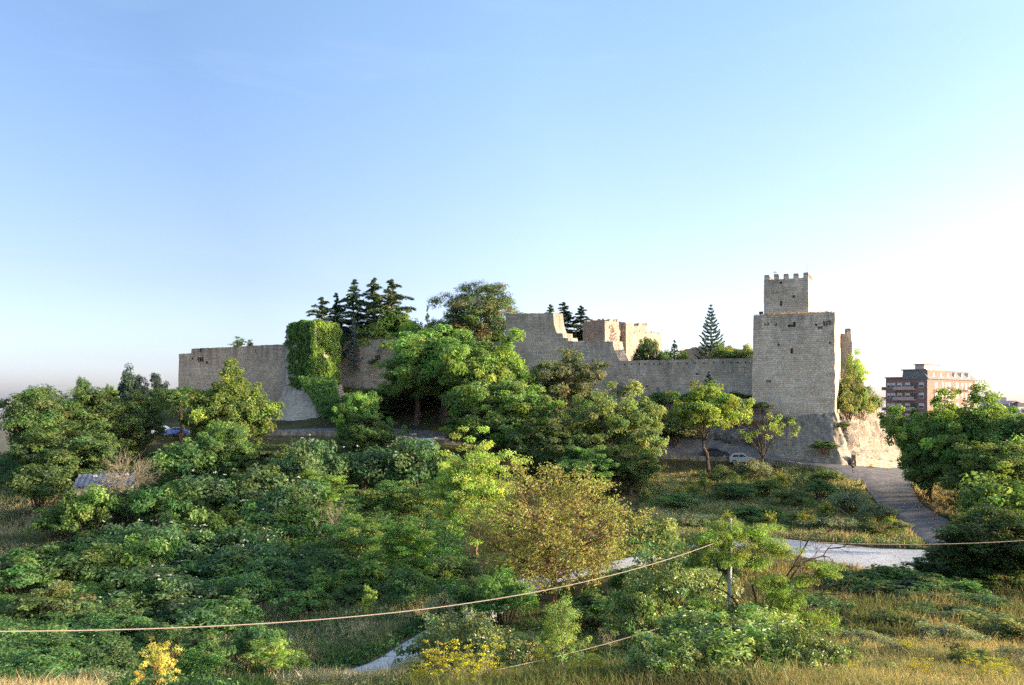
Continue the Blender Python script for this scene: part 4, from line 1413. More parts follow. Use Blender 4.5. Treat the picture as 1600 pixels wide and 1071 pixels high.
put('mid2', 1452, 607, 132, 106, 'leafy tree on the bank directly below the apartment block', group=GR)
put('mid3', 1455, 645, 105, 104, 'lower tree hanging over the right edge of the side road', group=GR)
put('mid1', 1538, 612, 165, 101, 'largest tree on the right bank under the mansard roof', group=GR)
put('dark2', 1610, 632, 150, 97, 'tree cut off by the right edge below the white houses', group=GR)
put('mid3', 1560, 675, 165, 92, 'broad sunlit tree in front of the right bank trees', group=GR)
put('bm1', 1570, 738, 150, 78, 'sunlit bush at the foot of the right bank trees', 'bush')
put('dark1', 1585, 795, 230, 57, 'dark tree at the lower right edge above the dry field')
put('dark3', 1500, 845, 150, 59, 'deep shaded low tree beside the end of the gravel track')
put('sapling_bare', 1464, 782, 46, 84, 'leafless sapling at the lower end of the side road')
# castle garden
GG = 'cedars behind the ivy bastion'
put('cedar3', 503, 463, 92, 184, 'leftmost short cedar with flat drooping boughs', group=GG, z=10)
put('cedar2', 526, 460, 62, 186, 'narrow cedar between the leftmost one and the tall ones', group=GG, z=10)
put('cedar2', 553, 439, 92, 184, 'tall dark pointed cedar, first of the tall three from left', group=GG, z=10)
put('cedar1', 584, 435, 100, 188, 'tall cedar in the middle of the tall three', group=GG, z=10)
put('cedar3', 612, 435, 124, 184, 'widest cedar with long boughs reaching to the right', group=GG, z=10)
put('spruce', 668, 482, 22, 186, 'thin grey conifer between the wide cedar and the umbrella pine', z=6)
put('bl1', 607, 489, 110, 184, 'large rounded bright green bush below the cedars', 'bush', z=8.5)
put('bluecon', 553, 492, 20, 178, 'small blue-grey conifer above the streaked wall', z=8)
put('bl1', 655, 506, 64, 176.5, 'green bush between the rounded bush and the umbrella pine', 'bush', z=7)
put('dark1', 688, 500, 64, 172, 'dark green tree under the left side of the umbrella pine', z=5)
put('dark2', 770, 500, 70, 174, 'dark tree filling the gap between umbrella pine and high wall', z=8)
put('mid1', 725, 505, 80, 173, 'green tree under the middle of the umbrella pine', z=7)
put('umbrella', 747, 437, 138, 171, 'broad brownish umbrella pine left of the high wall', z=11.5)
put('cedar1', 860, 476, 60, 182, 'cedar tip just above the top of the high wall', group='cedars behind the stepped wall', z=11)
put('cedar2', 881, 474, 80, 180, 'dark cedar right behind the broken steps', group='cedars behind the stepped wall', z=11)
put('cedar1', 908, 478, 76, 178, 'cedar touching the left side of the ruined keep', group='cedars behind the stepped wall', z=11)
put('apple', 1012, 526, 50, 160, 'round dark pine in front of the ruined keep', z=4)
put('spruce', 1054, 533, 30, 160, 'small pointed conifer right of the round dark pine', z=5)
put('yel', 1068, 548, 26, 158, 'yellow flowering bush beside the small pointed conifer', 'bush', z=6.5)
put('bd1', 1038, 546, 40, 158, 'dark low bush between the round pine and the pointed conifer', 'bush', z=6)
put('araucaria', 1111, 475, 58, 163, 'spiky bare-looking conifer standing alone against the sky', z=5)
put('bo2', 1128, 541, 50, 156, 'olive bush at the foot of the spiky conifer', 'bush', z=7)
put('bm2', 1160, 540, 50, 152, 'green bush beside the left edge of the corner tower', 'bush', z=6.5)
put('yel', 1142, 545, 30, 153, 'yellow flowering bush between two bushes near the tower', 'bush', z=7)
put('gsap', 375, 521, 26, 196, 'little leafy tree growing on top of the left wall', z=11.5)
put('cypress', 391, 529, 10, 196, 'tiny pointed shrub on the left wall beside the little tree', 'bush', z=11.5)
# on the sunlit rock
put('gsap', 1334, 530, 34, 143, 'loose leafy shrub growing from the rock right of the tower', 'bush', z=-.5, name='leafy_shrub')
put('gsap', 1346, 552, 26, 144, 'smaller leafy shrub leaning out from the rock beside the wall stump', 'bush', z=-.5, name='leafy_shrub')
put('bo2', 1328, 590, 52, 139, 'olive creeping bush on the rock below the wall stump', 'bush', z=-1.5)
put('bo2', 1345, 605, 50, 141, 'greenish bush hanging over the pale rock slope', 'bush', z=-3)
put('bo2', 1322, 615, 40, 136, 'low creeping bush at the corner foot of the tower', 'bush', z=-2.5)
put('bo1', 1362, 612, 30, 146, 'grey-green bush on the crest of the pale rock slope', 'bush', z=-2)
# along the foot of the curtain wall, on the rock
for px, py, w, Y, k, lab in ((1030, 612, 60, 146, 'bd1', 'dark bush under the level wall beside the round tree'), (1075, 613, 50, 146, 'bd2', 'dark bush under the level wall left of the little fir'),
                             (1150, 612, 46, 142, 'bd1', 'dark bush at the foot of the tower left edge'), (1192, 628, 34, 136, 'bd2', 'dark shrub clinging to the tower foot'),
                             (1050, 655, 90, 141, 'bo2', 'olive shrub on the shaded rock behind the dark car'),
                             (1284, 688, 44, 128.5, 'bd2', 'dark creeping shrub on the rock ledge under the tower'), (1236, 652, 24, 134, 'bd1', 'small dark tuft hanging at the tower foot'), (1318, 660, 26, 130, 'bo2', 'olive tuft on the rock edge below the tower right corner')):
    x, y = (px - CX) / F * Y, Y
    put(k, px, py, w, Y, lab, 'bush', z=zat(py, Y) - w / F * Y * .45)

# ------------------------------------------------------------------ bushes in the shaded valley
VB = [('bw1', 470, 700, 90, 104, 'blossoming bush on the upper slope left of the bare stems'),
      ('bw2', 560, 706, 120, 112, 'blossoming bush under the big trees above the young trees'),
      ('bw1', 650, 697, 110, 112, 'blossoming bush just below the parked white car'),
      ('bd1', 410, 735, 110, 98, 'dark bush on the slope below the golden green topped tree'),
      ('bw2', 340, 745, 120, 94, 'blossoming bush right of the leafless grey tree'),
      ('bw1', 440, 765, 110, 90, 'blossoming bush halfway between the leafless tree and the bare stems'),
      ('bd2', 255, 760, 90, 90, 'dark bush at the foot of the leafless grey tree'),
      ('bd1', 285, 700, 110, 108, 'dark bush below the tree with the forked trunk'),
      ('bm1', 140, 768, 90, 88, 'bush with a few pale yellow sprays in front of the shed'),
      ('bd2', 90, 800, 90, 88, 'dark bush beside the dry grass patch at far left'),
      ('bd1', 60, 735, 100, 100, 'dark bush on the left slope above the dry grass patch'),
      ('bw2', 210, 820, 110, 80, 'blossoming bush straight below the shed'),
      ('bw1', 300, 830, 120, 76, 'blossoming bush right of the one straight below the shed'),
      ('bd1', 390, 830, 110, 78, 'dark bush left of the tall bare stems'),
      ('bd2', 130, 840, 110, 78, 'dark bush below the bush with pale yellow sprays'),
      ('bw1', 360, 862, 130, 70, 'large blossoming bush in the middle of the dark thicket'),
      ('bw2', 250, 868, 120, 72, 'blossoming bush left of the large one in the thicket'),
      ('bd1', 160, 880, 110, 70, 'dark bush in the lower left of the thicket'),
      ('bd2', 60, 860, 110, 74, 'dark bush at the left edge below the dry grass'),
      ('bm1', 145, 918, 70, 62, 'brighter green bush low in the shaded valley'),
      ('bd2', 100, 925, 90, 62, 'dark bush left of the brighter green one'),
      ('bd1', 30, 900, 90, 66, 'dark bush on the left edge above the long cable'),
      ('bd1', 480, 860, 90, 72, 'dark bush at the foot of the tall bare stems'),
      ('bd2', 450, 900, 100, 66, 'dark bush above the tiny sapling by the cable'),
      ('bm1', 520, 900, 80, 64, 'green bush below the olive green young tree'),
      ('bd2', 560, 920, 80, 62, 'low dark bush left of the sapling with orange foot'),
      ('bw1', 430, 845, 80, 74, 'blossoming bush between the large one and the bare stems'),
      ('bd1', 690, 880, 90, 72, 'dark bush under the feathery yellow-green tree'),
      ('bd2', 600, 850, 90, 84, 'dark bush behind the fresh green young tree'),
      ('bd1', 330, 915, 100, 66, 'low dark bush beneath the large blossoming one')]
for k, px, py, wpx, Y, lab in VB:
    put(k, px, py - 10, wpx * 1.12, Y, lab, 'bush', 'bushes in the shaded valley')
# bushes and flowers on the slope right of the golden tree
SB = [('bm2', 1120, 728, 60, 116, 'green bush under the leaning trunk tree'), ('bo1', 1175, 716, 60, 122, 'tall grey-green shrub in front of the silver car'),
      ('bd1', 1150, 752, 80, 108, 'dark green bush in the middle of the scrubby slope'), ('bm1', 1200, 748, 60, 110, 'fresh green bush on the scrubby slope below the rock'),
      ('bd2', 1280, 748, 60, 108, 'dark bush on the slope left of the side road'), ('bo1', 1330, 765, 70, 100, 'grey-green bush at the left side of the side road'),
      ('bo1', 1370, 785, 60, 95, 'grey-green bush nearest the side road'), ('bo2', 1240, 765, 70, 103, 'olive bush between the fresh green bush and the grey ones'),
      ('bd1', 1060, 770, 80, 102, 'dark bush right of the round tree on the slope'), ('bo1', 1085, 800, 80, 92, 'grey-green bush above the flat-topped thorny tree'),
      ('bd2', 1190, 790, 80, 96, 'dark bush behind the pole top'), ('bo1', 1260, 806, 60, 92, 'dry grey-green bush above the gravel track'),
      ('bo1', 1310, 806, 66, 90, 'dry grey-green bush in the row above the gravel track'), ('bo2', 1365, 815, 66, 88, 'olive bush at the corner of track and side road'),
      ('bo1', 1400, 812, 40, 90, 'small grey-green bush at the edge of the side road'), ('bm2', 1025, 815, 110, 70, 'yellowish bush right of the golden tree'),
      ('bo2', 1290, 735, 50, 114, 'dry olive bush below the end of the parapet')]
for k, px, py, wpx, Y, lab in SB:
    put(k, px, py, wpx, Y, lab, 'bush', 'bushes on the scrubby slope')
YB = [(1100, 746, 20, 113, 'bright yellow broom below the leaning trunk tree'), (1085, 757, 26, 110, 'yellow broom left of the dark green slope bush'), (1008, 765, 20, 106, 'yellow broom beside the dark foot of the round tree'),
      (1060, 760, 16, 108, 'small yellow broom at the left of the slope'), (1222, 740, 30, 114, 'yellow broom below the dry grassy bank'), (1250, 800, 44, 92, 'widest yellow broom above the gravel track'),
      (1200, 800, 24, 91, 'yellow broom just left of the widest one'), (1290, 785, 26, 96, 'yellow broom between grey-green bushes'), (1140, 800, 20, 90, 'yellow broom near the pole top'), (1390, 808, 22, 90, 'yellow broom at the edge of the side road'), (700, 893, 16, 70, 'yellow broom at the foot of the feathery tree'), (622, 930, 14, 62, 'yellow broom on the shaded bank below the young trees'), (552, 958, 18, 58, 'yellow broom under the long cable')]
for px, py, wpx, Y, lab in YB:
    put('yel', px, py, wpx, Y, lab, 'flowering bush', 'yellow broom on the slopes')

# more bushes in the shaded valley and round the lower track
MB2 = [('bd1', 192, 772, 80, 92, 'dark bush hiding the lower right of the stone shed'), ('bd2', 130, 865, 140, 66, 'broad dark bush in front of the wide thicket bush at left'), ('bw1', 270, 905, 150, 61, 'broad blossoming bush low in the middle of the left valley'), ('bd1', 400, 875, 130, 68, 'broad dark bush right of the large blossoming one'),
       ('bm1', 215, 850, 110, 70, 'mid green bush straight under the shed'), ('bd2', 30, 880, 130, 63, 'broad dark bush at the left edge over the cable'), ('bd1', 520, 870, 120, 68, 'broad dark bush left of the fresh green young tree'),
       ('bm2', 90, 930, 130, 55, 'mid green broad bush above the cable at far left'), ('bd1', 330, 960, 130, 52, 'broad dark bush touched by the cable near the tiny sapling'), ('bd2', 200, 975, 130, 49, 'broad dark bush just under the cable at left'),
       ('bw2', 470, 880, 120, 69, 'blossoming bush under the tall bare stems'), ('bm1', 590, 880, 110, 65, 'mid green bush between the two young trees'), ('bd2', 110, 1000, 130, 42, 'broad dark bush under the cable in the left corner'),
       ('bd2', 60, 1030, 120, 33, 'wide dark bush in the bottom left hollow'), ('bd1', 165, 1020, 110, 36, 'dark bush left of the yellow-leaved sapling'), ('bm1', 310, 1030, 80, 37, 'green bush right of the yellow-leaved sapling'), ('bd1', 400, 985, 90, 47, 'dark bush behind the wide loose sapling'),
       ('bd1', 170, 850, 130, 74, 'wide dark bush in the middle of the left thicket'), ('bd2', 430, 800, 130, 84, 'wide dark bush in the upper thicket'), ('bm1', 330, 800, 100, 82, 'fresher green bush in the upper thicket'), ('bd1', 540, 850, 110, 76, 'dark bush behind the olive green young tree'), ('bd2', 360, 945, 120, 56, 'wide dark bush under the tiny lit sapling'), ('bd1', 160, 950, 120, 56, 'wide dark bush low at the left over the cable'), ('bm1', 60, 990, 90, 44, 'green bush below the cable at left'), ('bd2', 320, 1000, 90, 42, 'dark bush beside the wide loose sapling'),
       ('bd2', 200, 930, 100, 60, 'dark bush right of the brighter green one low in the valley'), ('bw2', 300, 945, 110, 58, 'blossoming bush lowest in the valley above the cable'),
       ('bd1', 390, 905, 90, 62, 'dark bush beside the tiny lit sapling'), ('bd2', 480, 930, 80, 60, 'dark bush low on the shaded bank over the cable'),
       ('bd1', 640, 900, 90, 60, 'dark bush left of the golden tree foot'), ('bd2', 20, 945, 90, 58, 'dark bush at the left edge just above the long cable'),
       ('bd1', 720, 925, 90, 55, 'dark bush by the left foot of the golden tree'), ('bm1', 785, 905, 120, 54, 'green bush under the golden tree crown'),
       ('bd2', 110, 968, 100, 52, 'dark bush crossed by the long cable at left'), ('bd1', 250, 985, 90, 48, 'dark bush behind the yellow-leaved sapling')]
for k, px, py, wpx, Y, lab in MB2:
    put(k, px, py - 12, wpx * 1.08, Y, lab, 'bush', 'bushes in the shaded valley')
HB = [('bm1', 1345, 885, 170, 57, 'large shaded green bush on the bank right of the bare branches'), ('bd2', 1440, 900, 170, 53, 'large dark bush in the middle of the shaded bank'),
      ('bd1', 1265, 925, 130, 46, 'large dark bush right behind the glossy bush'), ('bm2', 1500, 950, 150, 44, 'large green bush at the edge of the dry field under the dark tree'),
      ('bo1', 1430, 1005, 90, 33, 'grey-green weed clump in the middle of the dry field'), ('bo2', 1520, 1020, 100, 30, 'olive weed clump low in the dry field'), ('bo1', 1590, 1010, 90, 32, 'grey-green weed clump at the right edge of the dry field'), ('bm2', 1375, 1035, 80, 28, 'green weed clump near the bottom of the dry field'),
      ('bo2', 1400, 960, 90, 41, 'olive weed clump on the bank above the dry field'), ('bo1', 1480, 975, 90, 38, 'grey-green weed clump in the right half of the dry field edge'), ('bm2', 1570, 965, 110, 40, 'green bush at the right end of the dry field edge'), ('bo2', 1320, 1010, 70, 31, 'low olive weed beside the right end of the glossy bush'), ('bd2', 1500, 905, 120, 53, 'shaded bush left of the lower right dark tree'),
      ('bm2', 1060, 832, 90, 64, 'olive bush between the golden tree and the pole'), ('bd1', 985, 885, 90, 60, 'dark bush at the right foot of the golden tree'), ('bm2', 1120, 848, 90, 62, 'green bush hidden behind the thorny tree top'),
      ('bd2', 1390, 880, 110, 58, 'shaded bush on the bank below the gravel track'), ('bd1', 1300, 905, 100, 56, 'dark bush behind the bare curling branches'), ('bd2', 1440, 925, 120, 50, 'dark bush low on the shaded bank'),
      ('bd1', 1230, 900, 80, 54, 'dark bush right behind the thorny tree'), ('bo1', 1350, 985, 70, 37, 'grey-green weed clump at the upper edge of the dry field'), ('bd1', 1530, 930, 110, 48, 'dark bush under the lower right dark tree')]
for k, px, py, wpx, Y, lab in HB:
    put(k, px, py, wpx, Y, lab, 'bush', 'bushes in the hollow below the track')

# ------------------------------------------------------------------ foreground
put('thorn', 1165, 815, 235, 40, 'flat-topped thorny tree with bare curling branches round the pole', rz=0)
put('fig', 1140, 960, 300, 23.5, 'large glossy-leaved bush at the bottom of the view', 'bush')
put('fig2', 1260, 985, 150, 22.5, 'right shoulder bush of the large glossy mass', 'bush')
put('fig2', 1040, 1000, 150, 22, 'left shoulder bush of the large glossy mass', 'bush')
put('pale', 1060, 850, 190, 48, 'pale-leaved bush behind the left side of the thorny tree', 'bush')
put('fig2', 1005, 900, 130, 46, 'shaded bush between the golden tree and the thorny tree', 'bush')
put('pale', 735, 950, 190, 34, 'pale-leaved bush by the lower end of the gravel track', 'bush')
put('bd2', 690, 985, 110, 38, 'dark bush behind the pale-leaved bush by the track', 'bush')
put('feather', 878, 922, 78, 33, 'feathery pale green sapling below the golden tree', rz=1.)
put('dead2', 955, 975, 60, 36, 'reddish bare twigs right of the feathery sapling', 'shrub')
put('bd1', 810, 990, 90, 44, 'dark bush in the hollow behind the feathery sapling', 'bush')
put('bd2', 925, 925, 130, 53, 'dark bush in the hollow below the golden tree', 'bush')
put('ysap', 243, 985, 78, 27, 'yellow-leaved sapling lit by the sun at the bottom left')
put('gsap', 578, 905, 30, 56, 'slender green sapling with orange foot above the track')
put('gsap', 384, 944, 22, 60, 'tiny lit sapling behind the long cable')
put('gsap', 420, 990, 90, 43, 'wide loose sapling on the grassy mound', name='loose_sapling')
put('gsap', 470, 1010, 60, 40, 'small loose sapling right of the wide one on the mound', name='loose_sapling')
put('bo1', 130, 1045, 90, 20.5, 'grey-green leafy weed at the bottom left corner', 'weed')
put('bo1', 690, 925, 60, 52, 'grassy green bush at the bend of the gravel track', 'bush')
put('bm1', 690, 975, 60, 47, 'green bush above the lower gravel track', 'bush')
FN = [(662, 1040, 23.5, 'fen2', 'fennel at the left end of the row beside the tall ones'), (690, 1018, 23, 'fen1', 'tall yellow fennel under the pale-leaved bush'),
      (735, 1012, 22.5, 'fen2', 'tallest yellow fennel under the pale-leaved bush'), (775, 1035, 22.5, 'fen1', 'low yellow fennel right of the tallest one'), (862, 1012, 24, 'fen1', 'yellow fennel standing below the feathery sapling'),
      (905, 1045, 23, 'fen2', 'low yellow fennel right of the feathery sapling'), (948, 1035, 23, 'fen1', 'yellow fennel beside the glossy bush'), (1425, 1000, 33, 'fen1', 'yellow fennel in the shade edge of the dry field'), (1440, 1035, 26, 'fen2', 'yellow fennel in the left part of the dry field'),
      (1540, 1030, 26, 'fen2', 'tall yellow fennel in the right part of the dry field'), (1572, 1045, 25, 'fen1', 'yellow fennel near the right edge of the dry field'), (1315, 1030, 23, 'fen2', 'yellow fennel at the right end of the glossy bush')]
for px, py, Y, k, lab in FN:
    x = (px - CX) / F * Y
    zb = gz(x, Y)
    h = max(zat(py, Y) - zb, .9)
    PR[k].place((x, Y, zb), h, h * .62, lab, 'flowering plant', 'yellow fennel in the foreground', px * .37)

# ivy on the bastion ------------------------------------------------------
g = rs(200)
l = MB()


def ivy_face(a, b, ztop, zbot, off, n, mask, base, alt):
    a, b = np.asarray(a), np.asarray(b)
    d = b - a
    L = np.linalg.norm(d)
    d = d / L
    nr = np.array([d[1], -d[0], 0.])
    u = g.random(n)
    z = zbot + (ztop - zbot) * g.random(n)
    k = mask(u, z)
    u, z = u[k], z[k]
    hole = np.array([mnoise.noise(Vector((q * L * .8 + 5, zz * .6, a[1]))) for q, zz in zip(u, z)])
    k = hole > -.42 + .25 * ((z < zbot + 2.5) | (u < .12))
    u, z = u[k], z[k]
    lump = np.array([mnoise.noise(Vector((q * L * .55, zz * .45, a[0]))) + .5 * mnoise.noise(Vector((q * L * 1.3, zz * 1.1, a[0]))) for q, zz in zip(u, z)])
    o = off * (.6 + 1.5 * lump + .5 * g.random(len(u)))
    p = np.stack([a[0] + d[0] * u * L, a[1] + d[1] * u * L, z], -1) + nr * o[:, None]
    p[:, 2] += g.normal(0, .06, len(u))
    nn = nr * .9 + np.array([0, 0, .55]) + g.normal(0, .55, (len(u), 3))
    cards(l, p, nn, .34, g, jitter_cols(base, len(u), g, .2, alt, .3), .8)


def mleft(u, z):                     # left face: ragged edge at the pale corner
    t = (bz - z) / (bz - zat(640, 168))
    e = .15 + .85 * np.clip(t - .5, 0, 1) + .06 * np.sin(z * 2.3) + .05 * np.sin(z * 5.1 + 1) + .04 * np.sin(z * 11.)
    return u > e


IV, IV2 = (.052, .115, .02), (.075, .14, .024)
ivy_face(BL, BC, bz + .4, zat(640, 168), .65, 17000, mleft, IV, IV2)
ivy_face(BC, BR + dr * .3, bz + .4, zat(640, 168), .6, 14000, lambda u, z: z > -99, (.105, .17, .026), (.13, .19, .03))  # right face: sunlight put into the leaf colour, brighter than the left
nC = 2600
zc_ = zat(640, 168) + (bz + .4 - zat(640, 168)) * g.random(nC)
cards(l, np.stack([BC[0] + g.normal(0, .18, nC) - .06, BC[1] - .3 - .25 * g.random(nC), zc_], -1), np.array([-.1, -1., .4]) + g.normal(0, .5, (nC, 3)), .34, g, jitter_cols((.07, .135, .02), nC, g, .2), .8)
# lower apron sliding over the scarp, tip trailing to the right
nA = 9000
t = g.random(nA)
zz = zat(592, 166) + (zat(652, 160) - zat(592, 166)) * t + g.normal(0, .35, nA)
pxx = 466 + (505 - 466) * t + g.random(nA) * (530 - 470 - 32 * t)
YY_ = 166.5 - 6.2 * t - .6 - .6 * g.random(nA)
cards(l, np.stack([(pxx - CX) / F * YY_, YY_, zz], -1), np.array([-.1, -.8, .7]) + g.normal(0, .5, (nA, 3)), .34, g, jitter_cols(IV, nA, g, .2, IV2, .3), .8)
# cap and the wing on the wall to the right
nT = 5000
uu, vv = g.random(nT), g.random(nT)
pc = BL[None] + (BC - BL)[None] * uu[:, None] + (BR - BC)[None] * vv[:, None]
cards(l, np.concatenate([pc, (bz + .25 + 1.1 * vnoise(pc[:, 0], pc[:, 1], 2.0, 5) + .35 * g.random(nT))[:, None]], 1)[uu > .2], (np.array([0, 0, 1.]) + g.normal(0, .5, (nT, 3)))[uu > .2], .34, g, jitter_cols((.07, .13, .02), nT, g, .2)[uu > .2], .8)
nW = 5000
s = g.random(nW) ** 1.3 * 5.0
zz = zat(532, W2L[1]) - g.random(nW) * np.clip(5.0 - s * 1.1, .3, 9) + .3
pw = W2L[None] + D[None] * (s[:, None] + .6) - Nb[None] * (.25 + .3 * g.random((nW, 1)))
cards(l, np.concatenate([pw, zz[:, None]], 1), np.array([-.4, -.7, .5]) + g.normal(0, .5, (nW, 3)), .34, g, jitter_cols((.06, .12, .02), nW, g, .2), .8)
tag(l.build('ivy', M['foliage']), 'thick green ivy covering the square bastion from top to foot', 'climbing plant')


# ------------------------------------------------------------------ ground cover, stuff nobody could count
def scatter(n, pxr, Yr, seed, keep=None, edge=.4):
    """random points in a wedge of ground, even per square metre"""
    g = rs(seed)
    Y = np.sqrt(g.uniform(Yr[0] ** 2, Yr[1] ** 2, n))
    px = g.uniform(pxr[0], pxr[1], n)
    x = (px - CX) / F * Y
    k = road_dist(x, Y) > edge
    if keep is not None:
        k &= keep(px, Y, x)
    return x[k], Y[k], px[k], g


def blades(name, label, x, y, g, h, w, col, alt, altp, per=5, lean=.35, mtl='grass'):
    n = len(x)
    z = ground(x, y)
    patch = vnoise(x, y, 4.5, 11)
    m = MB()
    X, Y, Z, PT = (np.repeat(q, per) for q in (x, y, z, patch))
    N = len(X)
    X = X + g.normal(0, .16, N)
    Y = Y + g.normal(0, .16, N)
    hh = h * np.clip(1 + g.normal(0, .35, N) + PT * .8, .3, 2.2)
    a = g.uniform(0, 6.28, N)
    ln = g.normal(0, lean, (N, 2)) * hh[:, None]
    d = np.stack([np.cos(a), np.sin(a)], -1) * (w * (.7 + .6 * g.random(N)))[:, None]
    p0 = np.stack([X - d[:, 0], Y - d[:, 1], Z - .05], -1)
    p1 = np.stack([X + d[:, 0], Y + d[:, 1], Z - .05], -1)
    pm = np.stack([X + ln[:, 0] * .4, Y + ln[:, 1] * .4, Z + hh * .6], -1)
    pm1, pm2 = pm + np.concatenate([d * .7, np.zeros((N, 1))], 1), pm - np.concatenate([d * .7, np.zeros((N, 1))], 1)
    pt = np.stack([X + ln[:, 0], Y + ln[:, 1], Z + hh], -1)
    v = np.stack([p0, p1, pm1, pm2, pt], 1).reshape(-1, 3)
    ib = np.arange(N)[:, None] * 5
    c = jitter_cols(col, N, g, .22)
    k = g.random(N) < np.clip(altp + PT * 1.6, 0, 1)
    c[k] = jitter_cols(alt, int(k.sum()), g, .22)
    m.add(v, ib + np.array([[0, 1, 2, 3]]), c)
    m.f.append(ib + np.array([[3, 2, 4]]))
    m.c.append(c)
    m.v.append(np.zeros((0, 3)))
    m.uv.append(None)
    return tag(m.build(name, M[mtl]), label, None, None, 'stuff')


def tussocks(name, label, x, y, g, r, n_leaf, leaf, cols, flat=.6, aspect=.4, up=.5):
    n = len(x)
    z = ground(x, y)
    m = MB()
    pal = np.array(cols)
    pk = np.clip(((vnoise(x, y, 6., 21) + .5) * len(pal) + g.normal(0, .7, n)).astype(int), 0, len(pal) - 1)
    rr = r * g.uniform(.5, 1.5, n)
    off = unit(g.normal(size=(n, n_leaf, 3))) * g.random((n, n_leaf, 1)) ** .5
    off[..., 2] = np.abs(off[..., 2])
    pos = np.stack([x, y, z], -1)[:, None] + off * rr[:, None, None] * np.array([1, 1, flat * 1.3])
    nr = off + np.array([0, 0, up]) + g.normal(0, .7, (n, n_leaf, 3))
    c = np.repeat(pal[pk] * (1 + g.normal(0, .2, (n, 1))), n_leaf, 0) * (1 + g.normal(0, .15, (n * n_leaf, 1)))
    cards(m, pos.reshape(-1, 3), nr.reshape(-1, 3), leaf, g, np.clip(c, .005, .9), aspect)
    return tag(m.build(name, M['foliage']), label, None, None, 'stuff')


STRAW, DRY = (.34, .25, .12), (.24, .185, .085)
# shaded valley thicket, left
x, y, px, g = scatter(8200, (-60, 720), (46, 128), 301, lambda p, Y, X: ~((p < 90) & (Y > 84) & (Y < 106)))
tussocks('undergrowth', 'dark leafy undergrowth filling the shaded valley', x, y, g, .95, 46, .26, [(.022, .052, .018), (.03, .07, .022), (.035, .078, .022), (.05, .09, .024)])
x, y, px, g = scatter(3600, (-60, 420), (25, 70), 302)
blades('long_grass', 'long dark green grass on the valley floor', x, y, g, .55, .03, (.028, .062, .018), (.04, .075, .02), .3, 14)
x, y, px, g = scatter(4600, (-60, 340), (27, 66), 322)
tussocks('undergrowth', 'leafy dark undergrowth on the valley floor under the cable', x, y, g, .85, 50, .19, [(.03, .06, .02), (.036, .075, .022), (.05, .088, .025), (.03, .066, .024)])
x, y, px, g = scatter(1300, (300, 1000), (30, 60), 323)
tussocks('low_weeds', 'weeds and small herbs among the grass beside the lower track', x, y, g, .5, 50, .13, [(.05, .085, .024), (.075, .105, .03), (.11, .12, .045)])
x, y, px, g = scatter(2600, (1000, 1950), (16, 40), 324)
tussocks('field_weeds', 'weeds scattered through the dry foreground field', x, y, g, .42, 60, .1, [(.06, .08, .024), (.09, .095, .035), (.16, .13, .06), (.2, .16, .08)])
# scrubby slope right
x, y, px, g = scatter(6800, (1000, 1440), (80, 128), 303, lambda p, Y, X: road_dist(X, Y) > .8)
tussocks('scrub', 'mixed scrub of weeds and low herbs covering the right slope', x, y, g, .68, 44, .2, [(.045, .08, .025), (.06, .10, .032), (.075, .105, .04), (.10, .115, .055), (.13, .135, .065), (.19, .165, .08)])
x, y, px, g = scatter(5200, (1000, 1440), (76, 130), 304)
blades('slope_grass', 'half dry grass between the scrub of the right slope', x, y, g, .55, .03, (.20, .175, .08), (.40, .31, .16), .5, 8)
# right bank and along the road
x, y, px, g = scatter(5600, (1400, 1850), (60, 128), 305)
blades('bank_grass', 'dry golden grass under the trees of the right bank', x, y, g, .28, .03, DRY, STRAW, .5, 9)
x, y, px, g = scatter(2600, (150, 1340), (108, 150), 306, lambda p, Y, X: (road_dist(X, Y) < 7))
blades('verge_grass', 'dry grass verge along the castle road', x, y, g, .35, .035, DRY, (.09, .1, .035), .45, 8)
# grassy mound between valley and track
x, y, px, g = scatter(7000, (250, 760), (38, 64), 307, None, 1.3)
blades('mound_grass', 'pale half dry grass on the mound beside the lower gravel track', x, y, g, .55, .02, (.20, .20, .10), (.46, .39, .24), .6, 14)
x, y, px, g = scatter(1100, (280, 1000), (40, 80), 308)
tussocks('low_weeds', 'low green weeds round the golden tree and the track', x, y, g, .5, 46, .16, [(.04, .075, .022), (.06, .095, .026), (.09, .11, .035)])
# bank below the gravel track
x, y, px, g = scatter(7600, (1150, 1900), (38, 73), 309)
blades('bank_grass', 'grass on the shaded bank below the gravel track', x, y, g, .55, .025, (.12, .12, .045), (.30, .22, .10), .45, 12)
x, y, px, g = scatter(1700, (1000, 1900), (40, 68), 310)
tussocks('hollow_weeds', 'dark weeds in the hollow below the gravel track', x, y, g, .55, 46, .17, [(.03, .06, .02), (.045, .08, .022), (.07, .09, .03)])
# foreground crest
x, y, px, g = scatter(12000, (1180, 1950), (16, 38), 311)
blades('dry_field_grass', 'dry golden field grass in the lower right foreground', x, y, g, .42, .012, STRAW, (.2, .17, .07), .3, 10, .45)
x, y, px, g = scatter(4600, (655, 1250), (17, 34), 312)
blades('foreground_grass', 'mixed dry and green grass in the lower middle foreground', x, y, g, .42, .012, (.22, .18, .075), (.1, .125, .035), .45, 10, .45)
x, y, px, g = scatter(1900, (-60, 140), (14, 21), 313)
blades('corner_grass', 'tall pale dry grass in the lower left corner', x, y, g, .38, .01, (.36, .27, .15), (.13, .14, .05), .3, 9, .4)
# left slope dry patch
x, y, px, g = scatter(3000, (-60, 110), (76, 112), 314)
blades('left_field_grass', 'dull dry grass patch on the far left slope', x, y, g, .55, .04, (.36, .30, .19), (.14, .15, .07), .35, 12)
